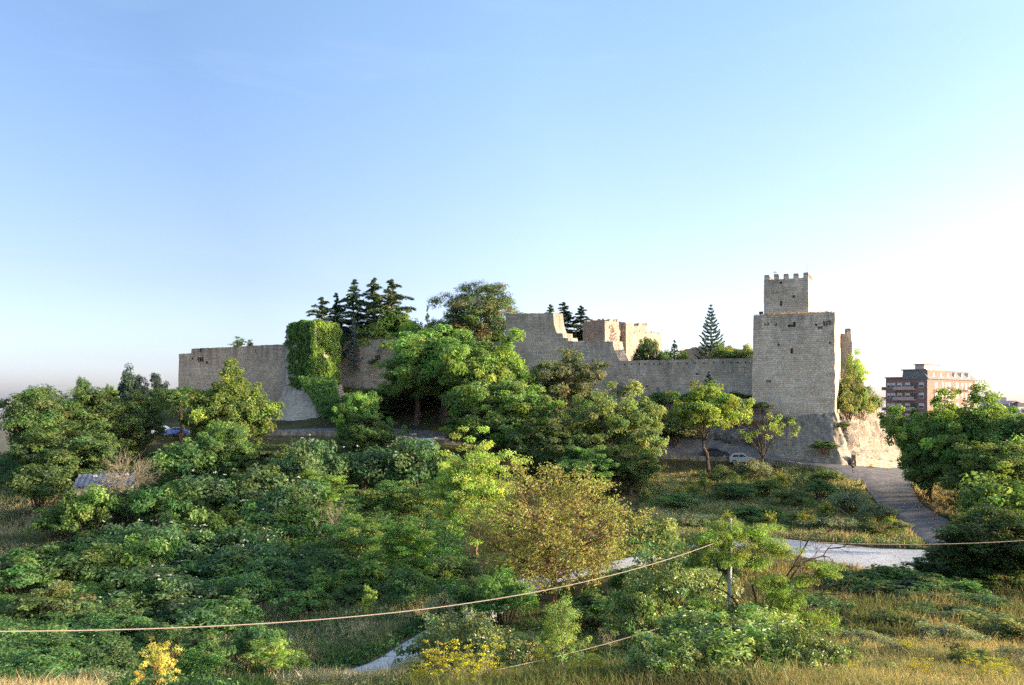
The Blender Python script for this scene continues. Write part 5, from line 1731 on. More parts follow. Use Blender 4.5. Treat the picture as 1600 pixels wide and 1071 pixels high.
# plateau inside the walls and tufts on wall tops
x, y, px, g = scatter(3000, (480, 1260), (150, 190), 315, lambda p, Y, X: Y > 178 - .42 * (X + 40) * .9)
tussocks('garden_scrub', 'low scrub inside the castle walls', x, y, g, .9, 40, .34, [(.045, .075, .022), (.07, .09, .03), (.12, .11, .04)])
g = rs(316)
m = MB()
pts = []
for q in range(260):
    s = g.random()
    p = TL + D * 12.6 * s + Nb * g.uniform(.3, 2.0)
    pts.append((p[0], p[1], T_Z1 - .1))
for q in range(300):
    p = W2L + (W2R - W2L) * g.random() * .62 + Nb * g.uniform(.3, 1.6)
    pts.append((p[0], p[1], zat(530, p[1]) - .05))
pts = np.array(pts)
n = len(pts) * 7
pp = np.repeat(pts, 7, 0) + g.normal(0, .12, (n, 3)) * np.array([1, 1, .2])
h = g.uniform(.15, .6, n)
cards(m, pp + np.stack([np.zeros(n), np.zeros(n), h * .5], -1), g.normal(size=(n, 3)) * np.array([1, 1, .2]), h, g, jitter_cols((.34, .25, .13), n, g, .25), .14, np.tile([0, 0, 1.], (n, 1)) + g.normal(0, .25, (n, 3)))
tag(m.build('wall_top_grass', M['grass']), 'dry grass tufts growing along the castle wall tops', None, None, 'stuff')

# ------------------------------------------------------------------ cars
def prism(mb, prof, y0, y1, inset=0.0, zin=None):
    """extrude an x-z outline across y; upper points pulled in by inset (tumblehome)"""
    prof = np.asarray(prof, float)
    n = len(prof)
    zin = zin if zin is not None else prof[:, 1].min()
    k = np.clip((prof[:, 1] - zin) / (prof[:, 1].max() - zin + 1e-6), 0, 1) * inset
    a = np.stack([prof[:, 0], y0 + k, prof[:, 1]], -1)
    b = np.stack([prof[:, 0], y1 - k, prof[:, 1]], -1)
    off = mb.n
    mb.add(np.concatenate([a, b]), [[i, (i + 1) % n, n + (i + 1) % n, n + i] for i in range(n)])
    mb.f.append(np.array([list(range(n))]) + off)
    mb.f.append(np.array([list(range(2 * n - 1, n - 1, -1))]) + off)
    mb.c += [None, None]
    mb.v += [np.zeros((0, 3))] * 2
    mb.uv += [None] * 2


CAR = {
    'hatch': dict(L=3.9, body=[(-1.95, .30), (-1.95, .78), (-1.86, .95), (.72, .98), (1.5, .88), (1.92, .68), (1.95, .30)], cab=[(-1.86, .93), (-1.55, 1.42), (-1.2, 1.5), (.1, 1.5), (.85, .97)],
                  win=[[(-1.55, 1.0), (-1.38, 1.38), (-.62, 1.42), (-.62, 1.0)], [(-.54, 1.0), (-.54, 1.42), (.05, 1.42), (.68, 1.0)]], back=[(-1.84, 1.0), (-1.58, 1.4)], front=[(.84, 1.0), (.14, 1.46)]),
    'jeep': dict(L=3.8, body=[(-1.85, .42), (-1.85, 1.02), (.75, 1.05), (1.82, 1.0), (1.9, .8), (1.9, .42)], cab=[(-1.85, 1.0), (-1.72, 1.74), (-1.5, 1.8), (.25, 1.8), (.78, 1.03)],
                 win=[[(-1.62, 1.1), (-1.55, 1.66), (-.72, 1.68), (-.72, 1.1)], [(-.58, 1.1), (-.58, 1.68), (.2, 1.68), (.6, 1.1)]], back=[(-1.84, 1.12), (-1.74, 1.68)], front=[(.76, 1.1), (.3, 1.74)]),
    'saloon': dict(L=4.4, body=[(-2.2, .3), (-2.2, .82), (-2.1, .98), (-1.3, 1.0), (.9, .98), (1.8, .88), (2.15, .68), (2.2, .3)], cab=[(-1.75, .98), (-1.1, 1.38), (-.6, 1.44), (.2, 1.43), (1.05, .97)],
                   win=[[(-1.35, 1.02), (-.95, 1.34), (-.42, 1.37), (-.42, 1.02)], [(-.34, 1.02), (-.34, 1.37), (.16, 1.36), (.82, 1.02)]], back=[(-1.7, 1.01), (-1.12, 1.36)], front=[(1.0, 1.0), (.26, 1.4)]),
}


def car(kind, px, Y, rz, paint, label, z=None):
    d = CAR[kind]
    x = (px - CX) / F * Y
    e = empty('parked_car', (x, Y, (gz(x, Y) if z is None else z) + .1), label, 'car', 'cars parked along the castle road', rz)
    wd = .84
    g = MB()
    prism(g, d['body'], -wd, wd)
    prism(g, d['cab'], -wd + .06, wd - .06, .16, 1.0)
    body = g.build('body', paint, e)
    bv = body.modifiers.new('bevel', 'BEVEL')
    bv.width, bv.segments, bv.limit_method = .05, 2, 'ANGLE'
    zt_ = max(p[1] for p in d['cab'])
    for side in (-1, 1):
        for wn in d['win']:
            m = MB()
            pts = []
            for (wx, wz) in wn:
                ins = .06 + .16 * (wz - 1.0) / (zt_ - 1.0)
                pts.append((wx, side * (wd - ins + .012), wz))
            inner = [(p[0], p[1] - side * .05, p[2]) for p in pts]
            m.add(pts + inner, [[0, 1, 2, 3], [4, 5, 6, 7], [0, 1, 5, 4], [1, 2, 6, 5], [2, 3, 7, 6], [3, 0, 4, 7]])
            m.build('side_window', M['glass'], e)
    for nm, q, sg in (('rear_window', d['back'], -1), ('windscreen', d['front'], 1)):
        m = MB()
        (xa, za), (xb, zb) = q
        ya, yb = wd - .14, wd - .26
        pts = [(xa + sg * .02, -ya, za), (xa + sg * .02, ya, za), (xb + sg * .02, yb, zb), (xb + sg * .02, -yb, zb)]
        inner = [(p[0] - sg * .05, p[1], p[2]) for p in pts]
        m.add(pts + inner, [[0, 1, 2, 3], [4, 5, 6, 7], [0, 1, 5, 4], [1, 2, 6, 5], [2, 3, 7, 6], [3, 0, 4, 7]])
        m.build(nm, M['glass'], e)
    r = .31 if kind != 'jeep' else .36
    hl = d['L'] / 2
    for wx in (-hl * .64, hl * .66):
        for side in (-1, 1):
            t = MB().lathe((wx, side * (wd - .07), r), [(r * .6, -.1), (r * .95, -.1), (r, -.05), (r, .05), (r * .95, .1), (r * .6, .1)], 18, None, 'y').build('wheel', M['tyre'], e)
            MB().lathe((wx, side * (wd - .07), r), [(.0, .07), (r * .5, .085), (r * .62, .06), (r * .62, -.06), (r * .5, -.085), (0, -.07)], 14, None, 'y').build('rim', M['chrome'], t)
    for side in (-1, 1):
        MB().box((hl - .06, side * .58, .72), (.12, .34, .14)).build('headlight', M['lampglass'], e)
        MB().box((-hl + .03, side * .64, .86), (.1, .2, .2)).build('tail_light', M['redglass'], e)
    return e


def paintmat(name, c):
    m, nt = mat(name)
    ob = nd(nt, 'ShaderNodeTexCoord').outputs['Object']
    a = noise_tex(nt, ob, 2.5, 4, .6)
    col = mixc(nt, 1., c, ramp(nt, a, [(.3, .85), (.7, 1.05)]), 'MULTIPLY')
    p = finish(nt, col, .35, None, spec=.5)
    p.inputs['Coat Weight'].default_value = .6
    p.inputs['Coat Roughness'].default_value = .08
    return m


PW, PS, PB, PBL, PLB = paintmat('white_paint', (.75, .75, .74)), paintmat('silver_paint', (.42, .46, .50)), paintmat('dark_blue_paint', (.02, .025, .05)), paintmat('blue_paint', (.06, .12, .38)), paintmat('pale_blue_paint', (.38, .48, .62))
ang = -a26
car('jeep', 661, 136.5, R(172), PW, 'boxy white car parked in the shade under the big central trees')
car('hatch', 1160, 132.6, R(-14), PS, 'silver hatchback parked right of the leaning trunk')
car('saloon', 1118, 136.5, R(-16), PB, 'dark blue car half hidden behind the leaning trunk')
car('hatch', 258, 141.5, R(10), PLB, 'pale blue car parked left of the forked tree trunk')
car('saloon', 274, 141.5, R(190), PBL, 'bright blue car touching the forked tree trunk')

# ------------------------------------------------------------------ stone shed
M['shed_wall'] = m_masonry('shed_rubble', (.30, .27, .22), (.20, .17, .14), (.15, .13, .11), .4, .22, .4, .3)
M['tin'] = m_noise('weathered_tin', (.09, .10, .125), (.17, .185, .215), 1.5, .6, .3, .02, .4, .2, (.3, 4, 1))
Ys = 96
sx, sy, _ = P(168, 775, Ys)
sh = empty('stone_shed', (sx, Ys, zat(800, Ys)), 'small stone shed with a flat grey sheet roof on the shaded left slope', 'shed', None, R(20))
q = tower_mb([(-2.9, -2.0), (2.6, -2.0), (2.6, 2.2), (-2.9, 2.2)], -.8, zat(757, Ys) - zat(800, Ys), .4, .05, .05)
q.build('wall', M['shed_wall'], sh)
hr = zat(757, Ys) - zat(800, Ys)
g = MB()
nxr = 44
xs_ = np.linspace(-3.25, 3.0, nxr)
v = []
for dz in (0.02, .1):
    for yy, zz in ((-2.4, hr - .02), (2.6, hr + .95)):
        for k, xx in enumerate(xs_):
            v.append((xx, yy + .04 * math.sin(k * .7), zz + dz + .05 * math.sin(xx * 11)))
f = []
for k in range(nxr - 1):
    f += [[k, k + 1, nxr + k + 1, nxr + k], [2 * nxr + k, 3 * nxr + k, 3 * nxr + k + 1, 2 * nxr + k + 1], [k, 2 * nxr + k, 2 * nxr + k + 1, k + 1], [nxr + k, nxr + k + 1, 3 * nxr + k + 1, 3 * nxr + k]]
f += [[0, nxr, 3 * nxr, 2 * nxr], [nxr - 1, 3 * nxr - 1 - 0 - 0 if False else 2 * nxr - 1, 4 * nxr - 1, 3 * nxr - 1]]
g.add(v, f)
roof = g.build('roof', M['tin'], sh)
for k, (bx, by) in enumerate(((-1.4, 1.2), (.9, .6), (1.9, 1.6), (-.4, -1.2))):
    zz = hr + .1 + (by + 2.4) / 5 * .97
    b_ = MB().box((bx, by, zz + .1), (.42, .28, .18), k * .7)
    b_.build('weight_stone', M['stone_pale'], roof)
x0s, x1s = np.array([(150 - CX) / F * 98, 98.]), np.array([(128 - CX) / F * 97, 97.])

# ------------------------------------------------------------------ pole and cables
Yp = 40.5
pxp, _, _ = P(1140, 0, Yp)
zg = gz(pxp, Yp)
pole = empty('utility_pole', (pxp, Yp, zg), 'thin pale concrete pole standing in the thorny tree', 'pole')
zp = zat(812, Yp)
g = MB().tube([(0, 0, -.6), (0, 0, (zp - zg) * .5), (.03, 0, zp - zg)], [.13, .105, .085], 10)
g.build('shaft', M['concrete'], pole)
MB().lathe((.03, 0, zp - zg), [(.0, .06), (.09, .05), (.1, .0), (.1, -.04)], 10).build('cap', M['concrete'], pole)
hk = []
for zz in (zat(838, Yp) - zg, zat(941, Yp) - zg):
    m = MB().box((0, 0, zz), (.28, .26, .07))
    m.tube([(-.05, -.12, zz), (-.1, -.26, zz + .02), (-.12, -.3, zz - .06)], .018, 5)
    m.build('clamp', M['steel'], pole)


def cable(a, b, sag, r, label, r1=None):
    t = np.linspace(0, 1, 60)
    p = np.array(a)[None] + (np.array(b) - np.array(a))[None] * t[:, None]
    p[:, 2] -= sag * 4 * t * (1 - t)
    q = MB().tube(p, np.linspace(r, r1 or r, 60), 8)
    return tag(q.build('overhead_cable', M['cable'], smooth=True), label, 'cable', 'overhead cables at the pole')


att = (pxp - .05, Yp - .26, zat(838, Yp) + .0)
A0 = P(-60, 987, 17.5)
cable(A0, att, 1.15, .014, 'thick pale cable sagging across the whole valley to the pole', .02)
cable((pxp + .1, Yp - .1, zat(838, Yp)), P(1760, 829, 44), .55, .016, 'pale cable running right from the pole across the gravel track')
cable(P(760, 1050, 31), (pxp - .05, Yp - .2, zat(941, Yp)), .25, .014, 'lower thin cable slanting from the fennel row up to the pole')

# ------------------------------------------------------------------ apartment block
def facade_mat(name, c1, c2, mo):
    m, nt = mat(name)
    ob = nd(nt, 'ShaderNodeTexCoord').outputs['Object']
    s = nd(nt, 'ShaderNodeSeparateXYZ', {0: ob})
    hv = nd(nt, 'ShaderNodeCombineXYZ', {0: mth(nt, 'ADD', s.outputs[0], s.outputs[1]), 1: s.outputs[2]}).outputs[0]
    br = nd(nt, 'ShaderNodeTexBrick', {'Vector': hv, 'Color1': rgba(c1), 'Color2': rgba(c2), 'Mortar': rgba(mo), 'Scale': 1., 'Brick Width': .5, 'Row Height': .16, 'Mortar Size': .012})
    a = noise_tex(nt, ob, .6, 5, .65)
    finish(nt, mixc(nt, 1., br.outputs['Color'], ramp(nt, a, [(.3, .8), (.7, 1.1)]), 'MULTIPLY'), .9, None, spec=.15)
    return m


M['brick'] = facade_mat('red_brick_facade', (.30, .16, .125), (.25, .135, .105), (.28, .22, .19))
M['render_wall'] = m_noise('cream_render', (.52, .44, .36), (.64, .55, .46), .8, .9, .1, .01)
M['render_pink'] = m_noise('pink_render', (.46, .33, .28), (.55, .40, .34), .8, .9, .1, .01)
M['mansard'] = m_noise('grey_slate_roof', (.13, .135, .13), (.2, .2, .19), 1.5, .8, .3, .02)
M['shutter'] = m_noise('pale_shutter', (.55, .52, .48), (.66, .63, .58), 1.5, .8, .1, .01)
M['whitewall'] = m_noise('white_render', (.55, .53, .50), (.68, .66, .62), .7, .9, .1, .01)
YA = 250.0
AC = np.array([(1449 - CX) / F * YA, YA])           # corner between the two street fronts
ar, al = np.array([.80, .60]), np.array([-.78, .62])
par, sar = along(1524, AC, ar)
pal_, sal = along(1384, AC, al)
zA0 = -14.0
ap = empty('apartment_block', (AC[0], AC[1], zA0), 'large red brick apartment block with grey mansard roof', 'building')


def zA(py, Y=YA):
    return zat(py, Y) - zA0


def pr(u, v, z=0.0):                                  # u to the right along the lit front, v to the left along the shaded front
    q = ar * u + al * v
    return (q[0], q[1], z)


def slab(mb, u0, u1, v0, v1, z0, z1):
    c = [pr(u0, v0), pr(u1, v0), pr(u1, v1), pr(u0, v1)]
    v_ = [(x, y, z0) for x, y, _ in c] + [(x, y, z1) for x, y, _ in c]
    return mb.add(v_, [[0, 3, 2, 1], [4, 5, 6, 7], [0, 1, 5, 4], [1, 2, 6, 5], [2, 3, 7, 6], [3, 0, 4, 7]])


ze, zr = zA(592.5), zA(577)                             # eaves and roof edge at the corner
g = MB()
slab(g, 0, sar, 0, sal * .62, 0, ze)
slab(g, 0.02, sar * .5, sal * .62, sal, 0, zA(590))
g.build('wall', M['brick'], ap)
g = MB()                                              # brick gable storey on the shaded side
slab(g, .4, sar * .5, .12, sal * .60, ze + .003, zr - .2)
g.build('attic_wall', M['brick'], ap)
g = MB()
e_, top_ = .5, 2.3
cs = [pr(-.15, -e_), pr(sar + e_, -e_), pr(sar + e_, sal * .6), pr(-.15, sal * .6)]
ct = [pr(-.15 + .2, top_ * .75), pr(sar - 1.6, top_ * .75), pr(sar - 1.6, sal * .6 - .3), pr(.05, sal * .6 - .3)]
g.add([(x, y, ze + .02) for x, y, _ in cs] + [(x, y, zr) for x, y, _ in ct], [[0, 1, 5, 4], [1, 2, 6, 5], [2, 3, 7, 6], [4, 5, 6, 7], [0, 3, 2, 1], [3, 0, 4, 7]])
roofA = g.build('roof', M['mansard'], ap)
g = MB()
slab(g, -.35, -.12, .2, sal * .62, zr - .28, zr + .08)
slab(g, -.3, sar * .5 + .2, sal * .62 + .1, sal + .25, zA(590) + .003, zA(590) + .3)
g.build('cornice', M['mansard'], ap)
g = MB()
slab(g, 1.2, sar * .36, sal * .12, sal * .34, zr - .1, zA(569.5))
pent = g.build('penthouse', M['render_pink'], ap)
slab(MB(), 0, 1, 0, 1, 0, 1)
g = MB()
slab(g, .9, sar * .36 + .3, sal * .12 - .3, sal * .34 + .3, zA(569.5) + .003, zA(568.2))
g.build('coping', M['mansard'], pent)
# six dormers
for k in range(6):
    u = sar * (.13 + .145 * k)
    zc = ze + (zr - ze) * .38
    m = MB()
    w_, h_ = .72, 1.25
    for (v0, v1) in ((.05, 2.2),):
        pts = [pr(u - w_, v0, zc - .5), pr(u + w_, v0, zc - .5), pr(u, v0, zc + h_), pr(u - w_, v1, zc - .5), pr(u + w_, v1, zc - .5), pr(u, v1, zc + h_)]
        m.add(pts, [[0, 2, 5, 3], [1, 4, 5, 2], [0, 3, 4, 1]])
        m.f.append(np.array([[0, 1, 2], [3, 5, 4]]) + m.n - 6)
        m.c.append(None)
        m.v.append(np.zeros((0, 3)))
        m.uv.append(None)
    dm = m.build('dormer', M['render_wall'], roofA)
# windows: lit front
fl_h = 3.15
for r_ in range(4):
    zc = ze - 1.75 - r_ * fl_h
    for fu, wide in ((.17, 1.5), (.30, .8), (.44, 1.5), (.60, 1.5), (.71, .8), (.88, 1.4)):
        u = sar * fu
        m = MB()
        slab(m, u - wide / 2, u + wide / 2, -.06, .1, zc - .85, zc + .85)
        wn = m.build('window', M['shutter'], ap)
        m = MB()
        slab(m, u - wide / 2 + .1, u + wide / 2 - .1, -.075, -.05, zc - .72, zc - .05)
        m.build('pane', M['glass_house'], wn)
    if r_ < 3:
        for fu in (.37, .79):
            u = sar * fu
            m = MB()
            slab(m, u - .75, u + .75, -.05, .1, zc - 1.3, zc + .85)
            m.build('balcony_door', M['glass_house'], ap)
            m = MB()
            slab(m, u - 1.7, u + 1.7, -1.35, -.003, zc - 1.5, zc - 1.3)
            bl = m.build('balcony', M['render_wall'], ap)
            m = MB()
            for q in range(12):
                uu = u - 1.65 + 3.3 * q / 11
                slab(m, uu - .03, uu + .03, -1.33, -1.27, zc - 1.297, zc - .4)
            slab(m, u - 1.7, u + 1.7, -1.35, -1.25, zc - .4, zc - .32)
            m.build('railing', M['black'], bl)
# shaded front windows and balconies
for r_ in range(4):
    zc = ze - 1.75 - r_ * fl_h
    for fv, wide, glass in ((.14, 1.4, 0), (.32, 1.8, 1), (.47, 1.3, 0), (.66, 1.3, 0), (.82, 1.3, 0), (.93, .9, 0)):
        v0 = sal * fv
        m = MB()
        slab(m, -.06, .1, v0 - wide / 2, v0 + wide / 2, zc - .85, zc + .75)
        wn = m.build('window', M['glass_house'] if glass else M['shutter'], ap)
        if not glass:
            m = MB()
            slab(m, -.075, -.05, v0 - wide / 2 + .1, v0 + wide / 2 - .1, zc - .72, zc + .0)
            m.build('pane', M['glass_house'], wn)
    m = MB()
    slab(m, -1.2, -.003, sal * .28, sal * .78, zc - 1.5, zc - 1.28)
    slab(m, -1.2, -1.08, sal * .28, sal * .78, zc - 1.277, zc - .45)
    m.build('balcony', M['render_pink'], ap)
    m = MB()
    slab(m, .5, 3.2, sal + .003, sal + 1.5, zc - 1.5, zc - 1.28)
    slab(m, .5, 3.2, sal + 1.38, sal + 1.5, zc - 1.277, zc - .45)
    m.build('balcony', M['render_pink'], ap)
for fv in (.2, .3, .4):
    m = MB()
    slab(m, .3, .45, sal * fv - .5, sal * fv + .5, ze + .5, ze + 1.7)
    m.build('window', M['glass_house'], ap)

# ------------------------------------------------------------------ white houses at the right edge
def house(px0, px1, Y, z0, py_eave, py_ridge, depth, wallm, roofm, label, flat=False, rz=0.0):
    x0, x1 = (px0 - CX) / F * Y, (px1 - CX) / F * Y
    w_ = x1 - x0
    e = empty('house', ((x0 + x1) / 2, Y, z0), label, 'house', 'pale houses behind the right bank', rz)
    he, hr_ = zat(py_eave, Y) - z0, zat(py_ridge, Y) - z0
    MB().box((0, depth / 2, he / 2), (w_, depth, he)).build('wall', wallm, e)
    g = MB()
    if flat:
        g.box((0, depth / 2, he + .1), (w_ + .4, depth + .4, .2))
        g.box((-w_ * .12, depth * .4, he + .2 + (hr_ - he - .2) / 2), (w_ * .62, depth * .5, hr_ - he - .2))
    else:
        a, b, o = w_ / 2 + .4, depth + .4, .25
        v_ = [(-a, -.4, he), (a, -.4, he), (a, b, he), (-a, b, he), (0, -.4, hr_), (0, b, hr_), (-a, -.4, he + o), (a, -.4, he + o), (a, b, he + o), (-a, b, he + o), (0, -.4, hr_ + o), (0, b, hr_ + o)]
        g.add(v_, [[0, 4, 5, 3], [1, 2, 5, 4], [6, 9, 11, 10], [7, 10, 11, 8], [0, 6, 10, 4], [4, 10, 7, 1], [3, 5, 11, 9], [5, 2, 8, 11], [0, 3, 9, 6], [1, 7, 8, 2]])
        g.box((0, depth / 2, he + .05), (w_, depth, .08))
    g.build('roof', roofm, e)
    for k in range(3):
        wx = -w_ / 2 + w_ * (k + .5) / 3
        wn = MB().box((wx, -.03, he - 1.6), (1.1, .12, 1.3)).build('window', M['shutter'], e)
        MB().box((wx, -.1, he - 1.6), (.85, .06, 1.05)).build('pane', M['glass_house'], wn)
    return e


house(1554, 1586, 300, -14, 628, 621, 9, M['whitewall'], M['mansard'], 'white house with a dark flat roof hut right of the apartment block', True)
house(1577, 1598, 280, -14, 632.5, 627.5, 10, M['whitewall'], M['render_pink'], 'white gabled house beyond the right bank trees')
house(1590, 1640, 265, -14, 635, 630, 8, M['whitewall'], M['mansard'], 'low grey roofed house cut by the right edge', True)

# ------------------------------------------------------------------ person with dog
def skinned(name, verts, edges, rad, mtl, parent, sub=1, root=0):
    me = bpy.data.meshes.new(name)
    me.from_pydata(verts, edges, [])
    o = bpy.data.objects.new(name, me)
    C.objects.link(o)
    sk = o.modifiers.new('skin', 'SKIN')
    sk.use_smooth_shade = True
    for v_, r_ in zip(me.skin_vertices[0].data, rad):
        v_.radius = (r_, r_) if not hasattr(r_, '__len__') else r_
    me.skin_vertices[0].data[root].use_root = True
    s_ = o.modifiers.new('sub', 'SUBSURF')
    s_.levels = s_.render_levels = sub
    me.materials.append(mtl)
    if parent:
        o.parent = parent
    return o


M['skin'] = m_noise('skin', (.38, .22, .15), (.44, .27, .19), 6., .6, .1, .01)
M['cloth_dark'] = m_noise('dark_maroon_cloth', (.035, .015, .018), (.06, .025, .03), 8., .9, .2, .01)
M['cloth_black'] = m_noise('black_cloth', (.012, .012, .014), (.025, .025, .028), 8., .9, .2, .01)
M['hair'] = m_noise('dark_hair', (.02, .013, .01), (.045, .03, .02), 20., .7, .3, .01)
M['dogfur'] = m_noise('black_fur', (.012, .011, .011), (.03, .028, .026), 20., .8, .3, .01)
Yq = 112.0
xq, _, zq = P(1332.5, 739, Yq)
zq = max(zq, gz(xq, Yq) + .13)
pe = empty('person', (xq, Yq, zq), 'person in a dark maroon top and dark shorts walking on the road', 'person', None, R(-75))
# body faces +x, mid stride
bv_ = [(0, 0, .93), (0, 0, 1.08), (.01, 0, 1.24), (.02, 0, 1.39), (.03, 0, 1.48), (.05, 0, 1.57), (.06, 0, 1.66), (.055, 0, 1.74),
       (0, .17, 1.40), (-.08, .21, 1.16), (.02, .22, .94), (0, -.17, 1.40), (.08, -.21, 1.16), (.22, -.2, .98),
       (0, .09, .88), (-.06, .09, .49), (-.22, .09, .13), (-.2, .09, .06), (-.09, .1, .02), (0, -.09, .88), (.17, -.09, .5), (.16, -.09, .1), (.17, -.09, .05), (.30, -.1, .03)]
be_ = [(0, 1), (1, 2), (2, 3), (3, 4), (4, 5), (5, 6), (6, 7), (3, 8), (8, 9), (9, 10), (3, 11), (11, 12), (12, 13), (0, 14), (14, 15), (15, 16), (16, 17), (17, 18), (0, 19), (19, 20), (20, 21), (21, 22), (22, 23)]
br_ = [.13, .12, .13, .12, .055, .08, .095, .06, .055, .042, .03, .055, .042, .03, .085, .058, .04, .04, .03, .085, .058, .04, .04, .03]
# hands: five fingers each, rooted in the palm
for wi, sy_ in ((10, 1), (13, -1)):
    p = np.array(bv_[wi])
    d_ = np.array([.05 if wi == 10 else .08, 0, -.07])
    bv_.append(tuple(p + d_))
    br_.append(.03)
    pi = len(bv_) - 1
    be_.append((wi, pi))
    for k in range(4):
        o_ = np.array([.02 * (k - 1.5), .008 * sy_, 0])
        q1 = np.array(bv_[pi]) + o_ + d_ * .45
        q2 = q1 + d_ * .42 + np.array([.01, -.012 * sy_, 0])
        bv_ += [tuple(q1), tuple(q2)]
        br_ += [.009, .008]
        be_ += [(pi, len(bv_) - 2), (len(bv_) - 2, len(bv_) - 1)]
    q1 = p + d_ * .6 + np.array([.035, -.01 * sy_, 0])
    q2 = q1 + np.array([.02, -.005 * sy_, -.03])
    bv_ += [tuple(q1), tuple(q2)]
    br_ += [.01, .009]
    be_ += [(wi, len(bv_) - 2), (len(bv_) - 2, len(bv_) - 1)]
skinned('body', bv_, be_, br_, M['skin'], pe)
skinned('shirt', [(0, 0, .95), (0, 0, 1.1), (.01, 0, 1.25), (.02, 0, 1.40), (0, .17, 1.41), (-.05, .2, 1.25), (0, -.17, 1.41), (.05, -.2, 1.25)], [(0, 1), (1, 2), (2, 3), (3, 4), (4, 5), (3, 6), (6, 7)], [.15, .14, .15, .13, .075, .065, .075, .065], M['cloth_dark'], pe)
skinned('shorts', [(0, 0, .95), (0, .09, .86), (-.045, .09, .6), (0, -.09, .86), (.13, -.09, .6)], [(0, 1), (1, 2), (0, 3), (3, 4)], [.15, .105, .085, .105, .085], M['cloth_black'], pe)
skinned('hair', [(.03, 0, 1.60), (.035, 0, 1.69), (.05, 0, 1.77)], [(0, 1), (1, 2)], [.075, .1, .07], M['hair'], pe)
for nm, vs_, es_, rr_, mm in (('shoe', [(-.22, .09, .06), (-.14, .1, .04), (-.05, .1, .03)], [(0, 1), (1, 2)], [.048, .045, .035], M['cloth_black']), ('shoe', [(.13, -.09, .05), (.22, -.1, .04), (.33, -.1, .035)], [(0, 1), (1, 2)], [.048, .045, .035], M['cloth_black'])):
    skinned(nm, vs_, es_, rr_, mm, pe)
for sy_ in (-.035, .035):
    MB().lathe((.145, sy_, 1.665), [(0, -.012), (.011, -.006), (.011, .006), (0, .012)], 8).build('eye', M['black'], pe)
MB().add([(.14, -.014, 1.62), (.14, .014, 1.62), (.14, 0, 1.66), (.172, 0, 1.625)], [[0, 1, 3, 3], [1, 2, 3, 3], [2, 0, 3, 3]]).build('nose', M['skin'], pe)

xd, _, _ = P(1343, 739, 111.5)
do = empty('dog', (xd, 111.5, gz(xd, 111.5) + .13), 'small black dog beside the walking person', 'dog', None, R(-60))
dv = [(-.22, 0, .40), (0, 0, .39), (.2, 0, .40), (.33, 0, .5), (.42, 0, .56), (.54, 0, .53), (-.32, 0, .45), (-.42, 0, .56),
      (.2, .075, .30), (.18, .075, .16), (.2, .075, .03), (.2, -.075, .30), (.24, -.075, .16), (.27, -.075, .03),
      (-.22, .075, .28), (-.19, .08, .2), (-.29, .08, .13), (-.27, .08, .03), (-.22, -.075, .28), (-.16, -.08, .2), (-.25, -.08, .13), (-.22, -.08, .03), (.40, .055, .64), (.40, -.055, .64)]
de = [(0, 1), (1, 2), (2, 3), (3, 4), (4, 5), (0, 6), (6, 7), (2, 8), (8, 9), (9, 10), (2, 11), (11, 12), (12, 13), (0, 14), (14, 15), (15, 16), (16, 17), (0, 18), (18, 19), (19, 20), (20, 21), (4, 22), (4, 23)]
skinned('body', dv, de, [.1, .1, .125, .08, .075, .035, .035, .02, .05, .032, .03, .05, .032, .03, .06, .038, .026, .028, .06, .038, .026, .028, .022, .022], M['dogfur'], do)

# boulder by the road side
for px, Y, s_, lab in ((1452, 112, .55, 'pale boulder on the dry bank right of the road'), (1232, 127.5, .5, 'white stone lying below the roadside parapet'), (1460, 69, .6, 'white block at the end of the gravel track')):
    x = (px - CX) / F * Y
    g = rs(int(px))
    nlat, nlon = 8, 12
    v = []
    for i_ in range(nlat + 1):
        for j_ in range(nlon):
            th, ph = math.pi * i_ / nlat, 2 * math.pi * j_ / nlon
            p = np.array([math.sin(th) * math.cos(ph), math.sin(th) * math.sin(ph) * .8, math.cos(th) * .62])
            p *= 1 + .35 * n3(p + px, .8)
            v.append(p * s_)
    f = [[i_ * nlon + j_, i_ * nlon + (j_ + 1) % nlon, (i_ + 1) * nlon + (j_ + 1) % nlon, (i_ + 1) * nlon + j_] for i_ in range(nlat) for j_ in range(nlon)]
    tag(MB().add(v, f).build('boulder', M['rock_pale'], loc=(x, Y, gz(x, Y) + s_ * .25)), lab, 'stone')

SKY_TINT = [(1.08, 1.1, 1.7), (.84, .82, 1.08), (.76, .685, .80), (.745, .79, .81), (1., 1., 1.)]
# ------------------------------------------------------------------ camera, sun, sky
SUN_EL, SUN_AZ = R(10.5), R(101.0)                   # azimuth from +Y (view direction) towards +X (right)
cam = bpy.data.cameras.new('camera')
cam.sensor_width = 36.0
cam.lens = F / 1600 * 36.0
cam.shift_y = (HY - 535.5) / 1600
cam.clip_start, cam.clip_end = .3, 80000
co = bpy.data.objects.new('camera', cam)
co.rotation_euler = (R(90), 0, 0)
C.objects.link(co)
sc = bpy.context.scene
sc.camera = co
sun = bpy.data.lights.new('sun', 'SUN')
sun.energy = 2.2
sun.angle = R(.5)
sun.color = (1.0, .83, .62)
so = bpy.data.objects.new('sun', sun)
sd = Vector((math.sin(SUN_AZ) * math.cos(SUN_EL), math.cos(SUN_AZ) * math.cos(SUN_EL), math.sin(SUN_EL)))
so.rotation_euler = sd.to_track_quat('Z', 'Y').to_euler()
so.location = (200, 0, 100)
C.objects.link(so)
w = bpy.data.worlds.new('World')
sc.world = w
w.use_nodes = True
nt = w.node_tree
nt.nodes.clear()
sky = nt.nodes.new('ShaderNodeTexSky')
sky.sky_type = 'NISHITA'
sky.sun_disc = False
sky.sun_elevation = SUN_EL
sky.sun_rotation = SUN_AZ
sky.altitude = 900
sky.air_density = 1.0
sky.dust_density = 4.0
sky.ozone_density = 1.3
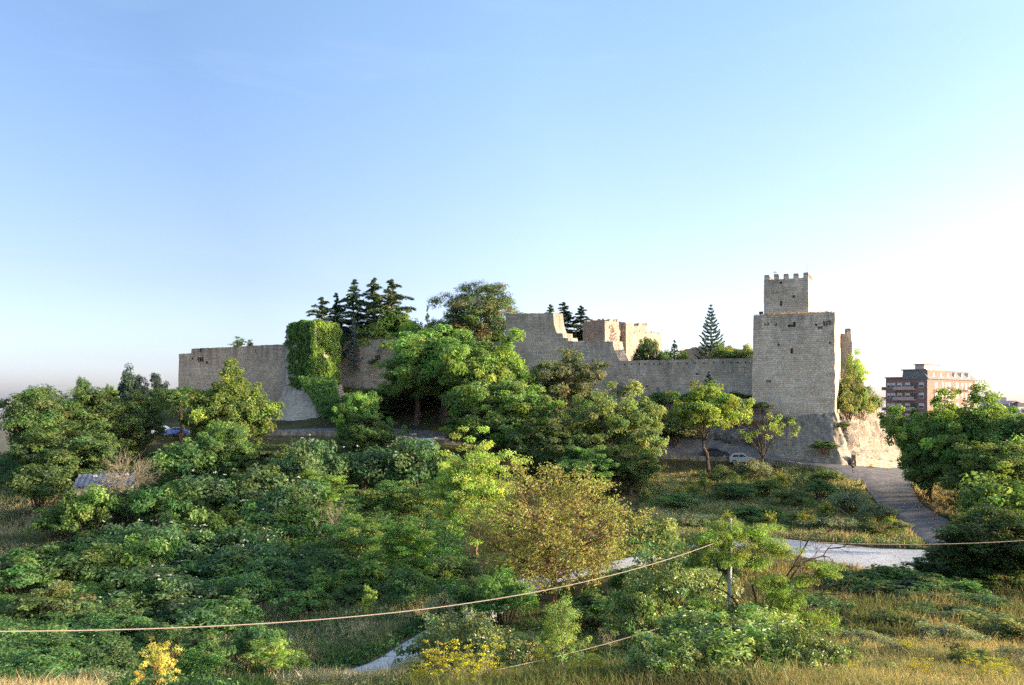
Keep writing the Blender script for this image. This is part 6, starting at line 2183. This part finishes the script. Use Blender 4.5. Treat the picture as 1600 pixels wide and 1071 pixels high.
bg = nt.nodes.new('ShaderNodeBackground')
bg.inputs['Strength'].default_value = .12
# pale horizon, band in view dimmed, zenith kept brighter as added fill light; faint wisps of high cloud
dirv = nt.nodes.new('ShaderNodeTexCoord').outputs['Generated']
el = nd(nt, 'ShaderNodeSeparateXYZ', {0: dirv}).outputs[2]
hz = ramp(nt, el, [(0., SKY_TINT[0]), (.05, SKY_TINT[1]), (.14, SKY_TINT[2]), (.48, SKY_TINT[3]), (.75, SKY_TINT[4])])
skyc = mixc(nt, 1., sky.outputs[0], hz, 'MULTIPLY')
# haze scatters forwards: brighter towards the sun, duller away from it
dt = nd(nt, 'ShaderNodeVectorMath', {0: dirv, 1: tuple(sd)}, operation='DOT_PRODUCT').outputs['Value']
skyc = mixc(nt, 1., skyc, ramp(nt, mth(nt, 'ADD', mth(nt, 'MULTIPLY', dt, .5), .5), [(.1, (.54, .56, .62)), (.28, (.60, .615, .67)), (.46, (.98, .98, .99)), (.75, 1.08)]), 'MULTIPLY')
cl = noise_tex(nt, nd(nt, 'ShaderNodeMapping', {'Vector': dirv, 'Scale': (1.6, 1.6, 9.)}).outputs[0], 1.7, 6, .62, .5)
skyc = mixc(nt, mth(nt, 'MULTIPLY', ramp(nt, cl, [(.52, 0.), (.78, 1.)]), .07), skyc, (2.2, 2.15, 2.3))
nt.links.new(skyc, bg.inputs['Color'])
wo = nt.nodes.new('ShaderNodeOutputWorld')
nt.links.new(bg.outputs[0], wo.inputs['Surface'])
sc.view_settings.view_transform = 'Standard'
sc.view_settings.look = 'None'
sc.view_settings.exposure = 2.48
sc.view_settings.gamma = 1.0
sc.render.engine = 'CYCLES'
sc.cycles.max_bounces = 7
sc.cycles.sample_clamp_indirect = 1.2
sc.cycles.diffuse_bounces = 4
sc.cycles.transmission_bounces = 4
sc.cycles.transparent_max_bounces = 6
sc.cycles.use_denoising = False
# ------------------------------------------------------------------ the air itself
m, nt = mat('thin_haze')
pv_ = nd(nt, 'ShaderNodeVolumePrincipled', {'Color': (.93, .95, 1., 1), 'Density': 1.2e-5, 'Anisotropy': .2})
nd(nt, 'ShaderNodeOutputMaterial', {'Volume': pv_.outputs[0]})
hz_ = MB().box((0, 0, -260), (52000, 52000, 600)).build('haze', m)
tag(hz_, 'thin haze in the air over the far plain', None, None, 'stuff')
sc.cycles.volume_bounces = 0
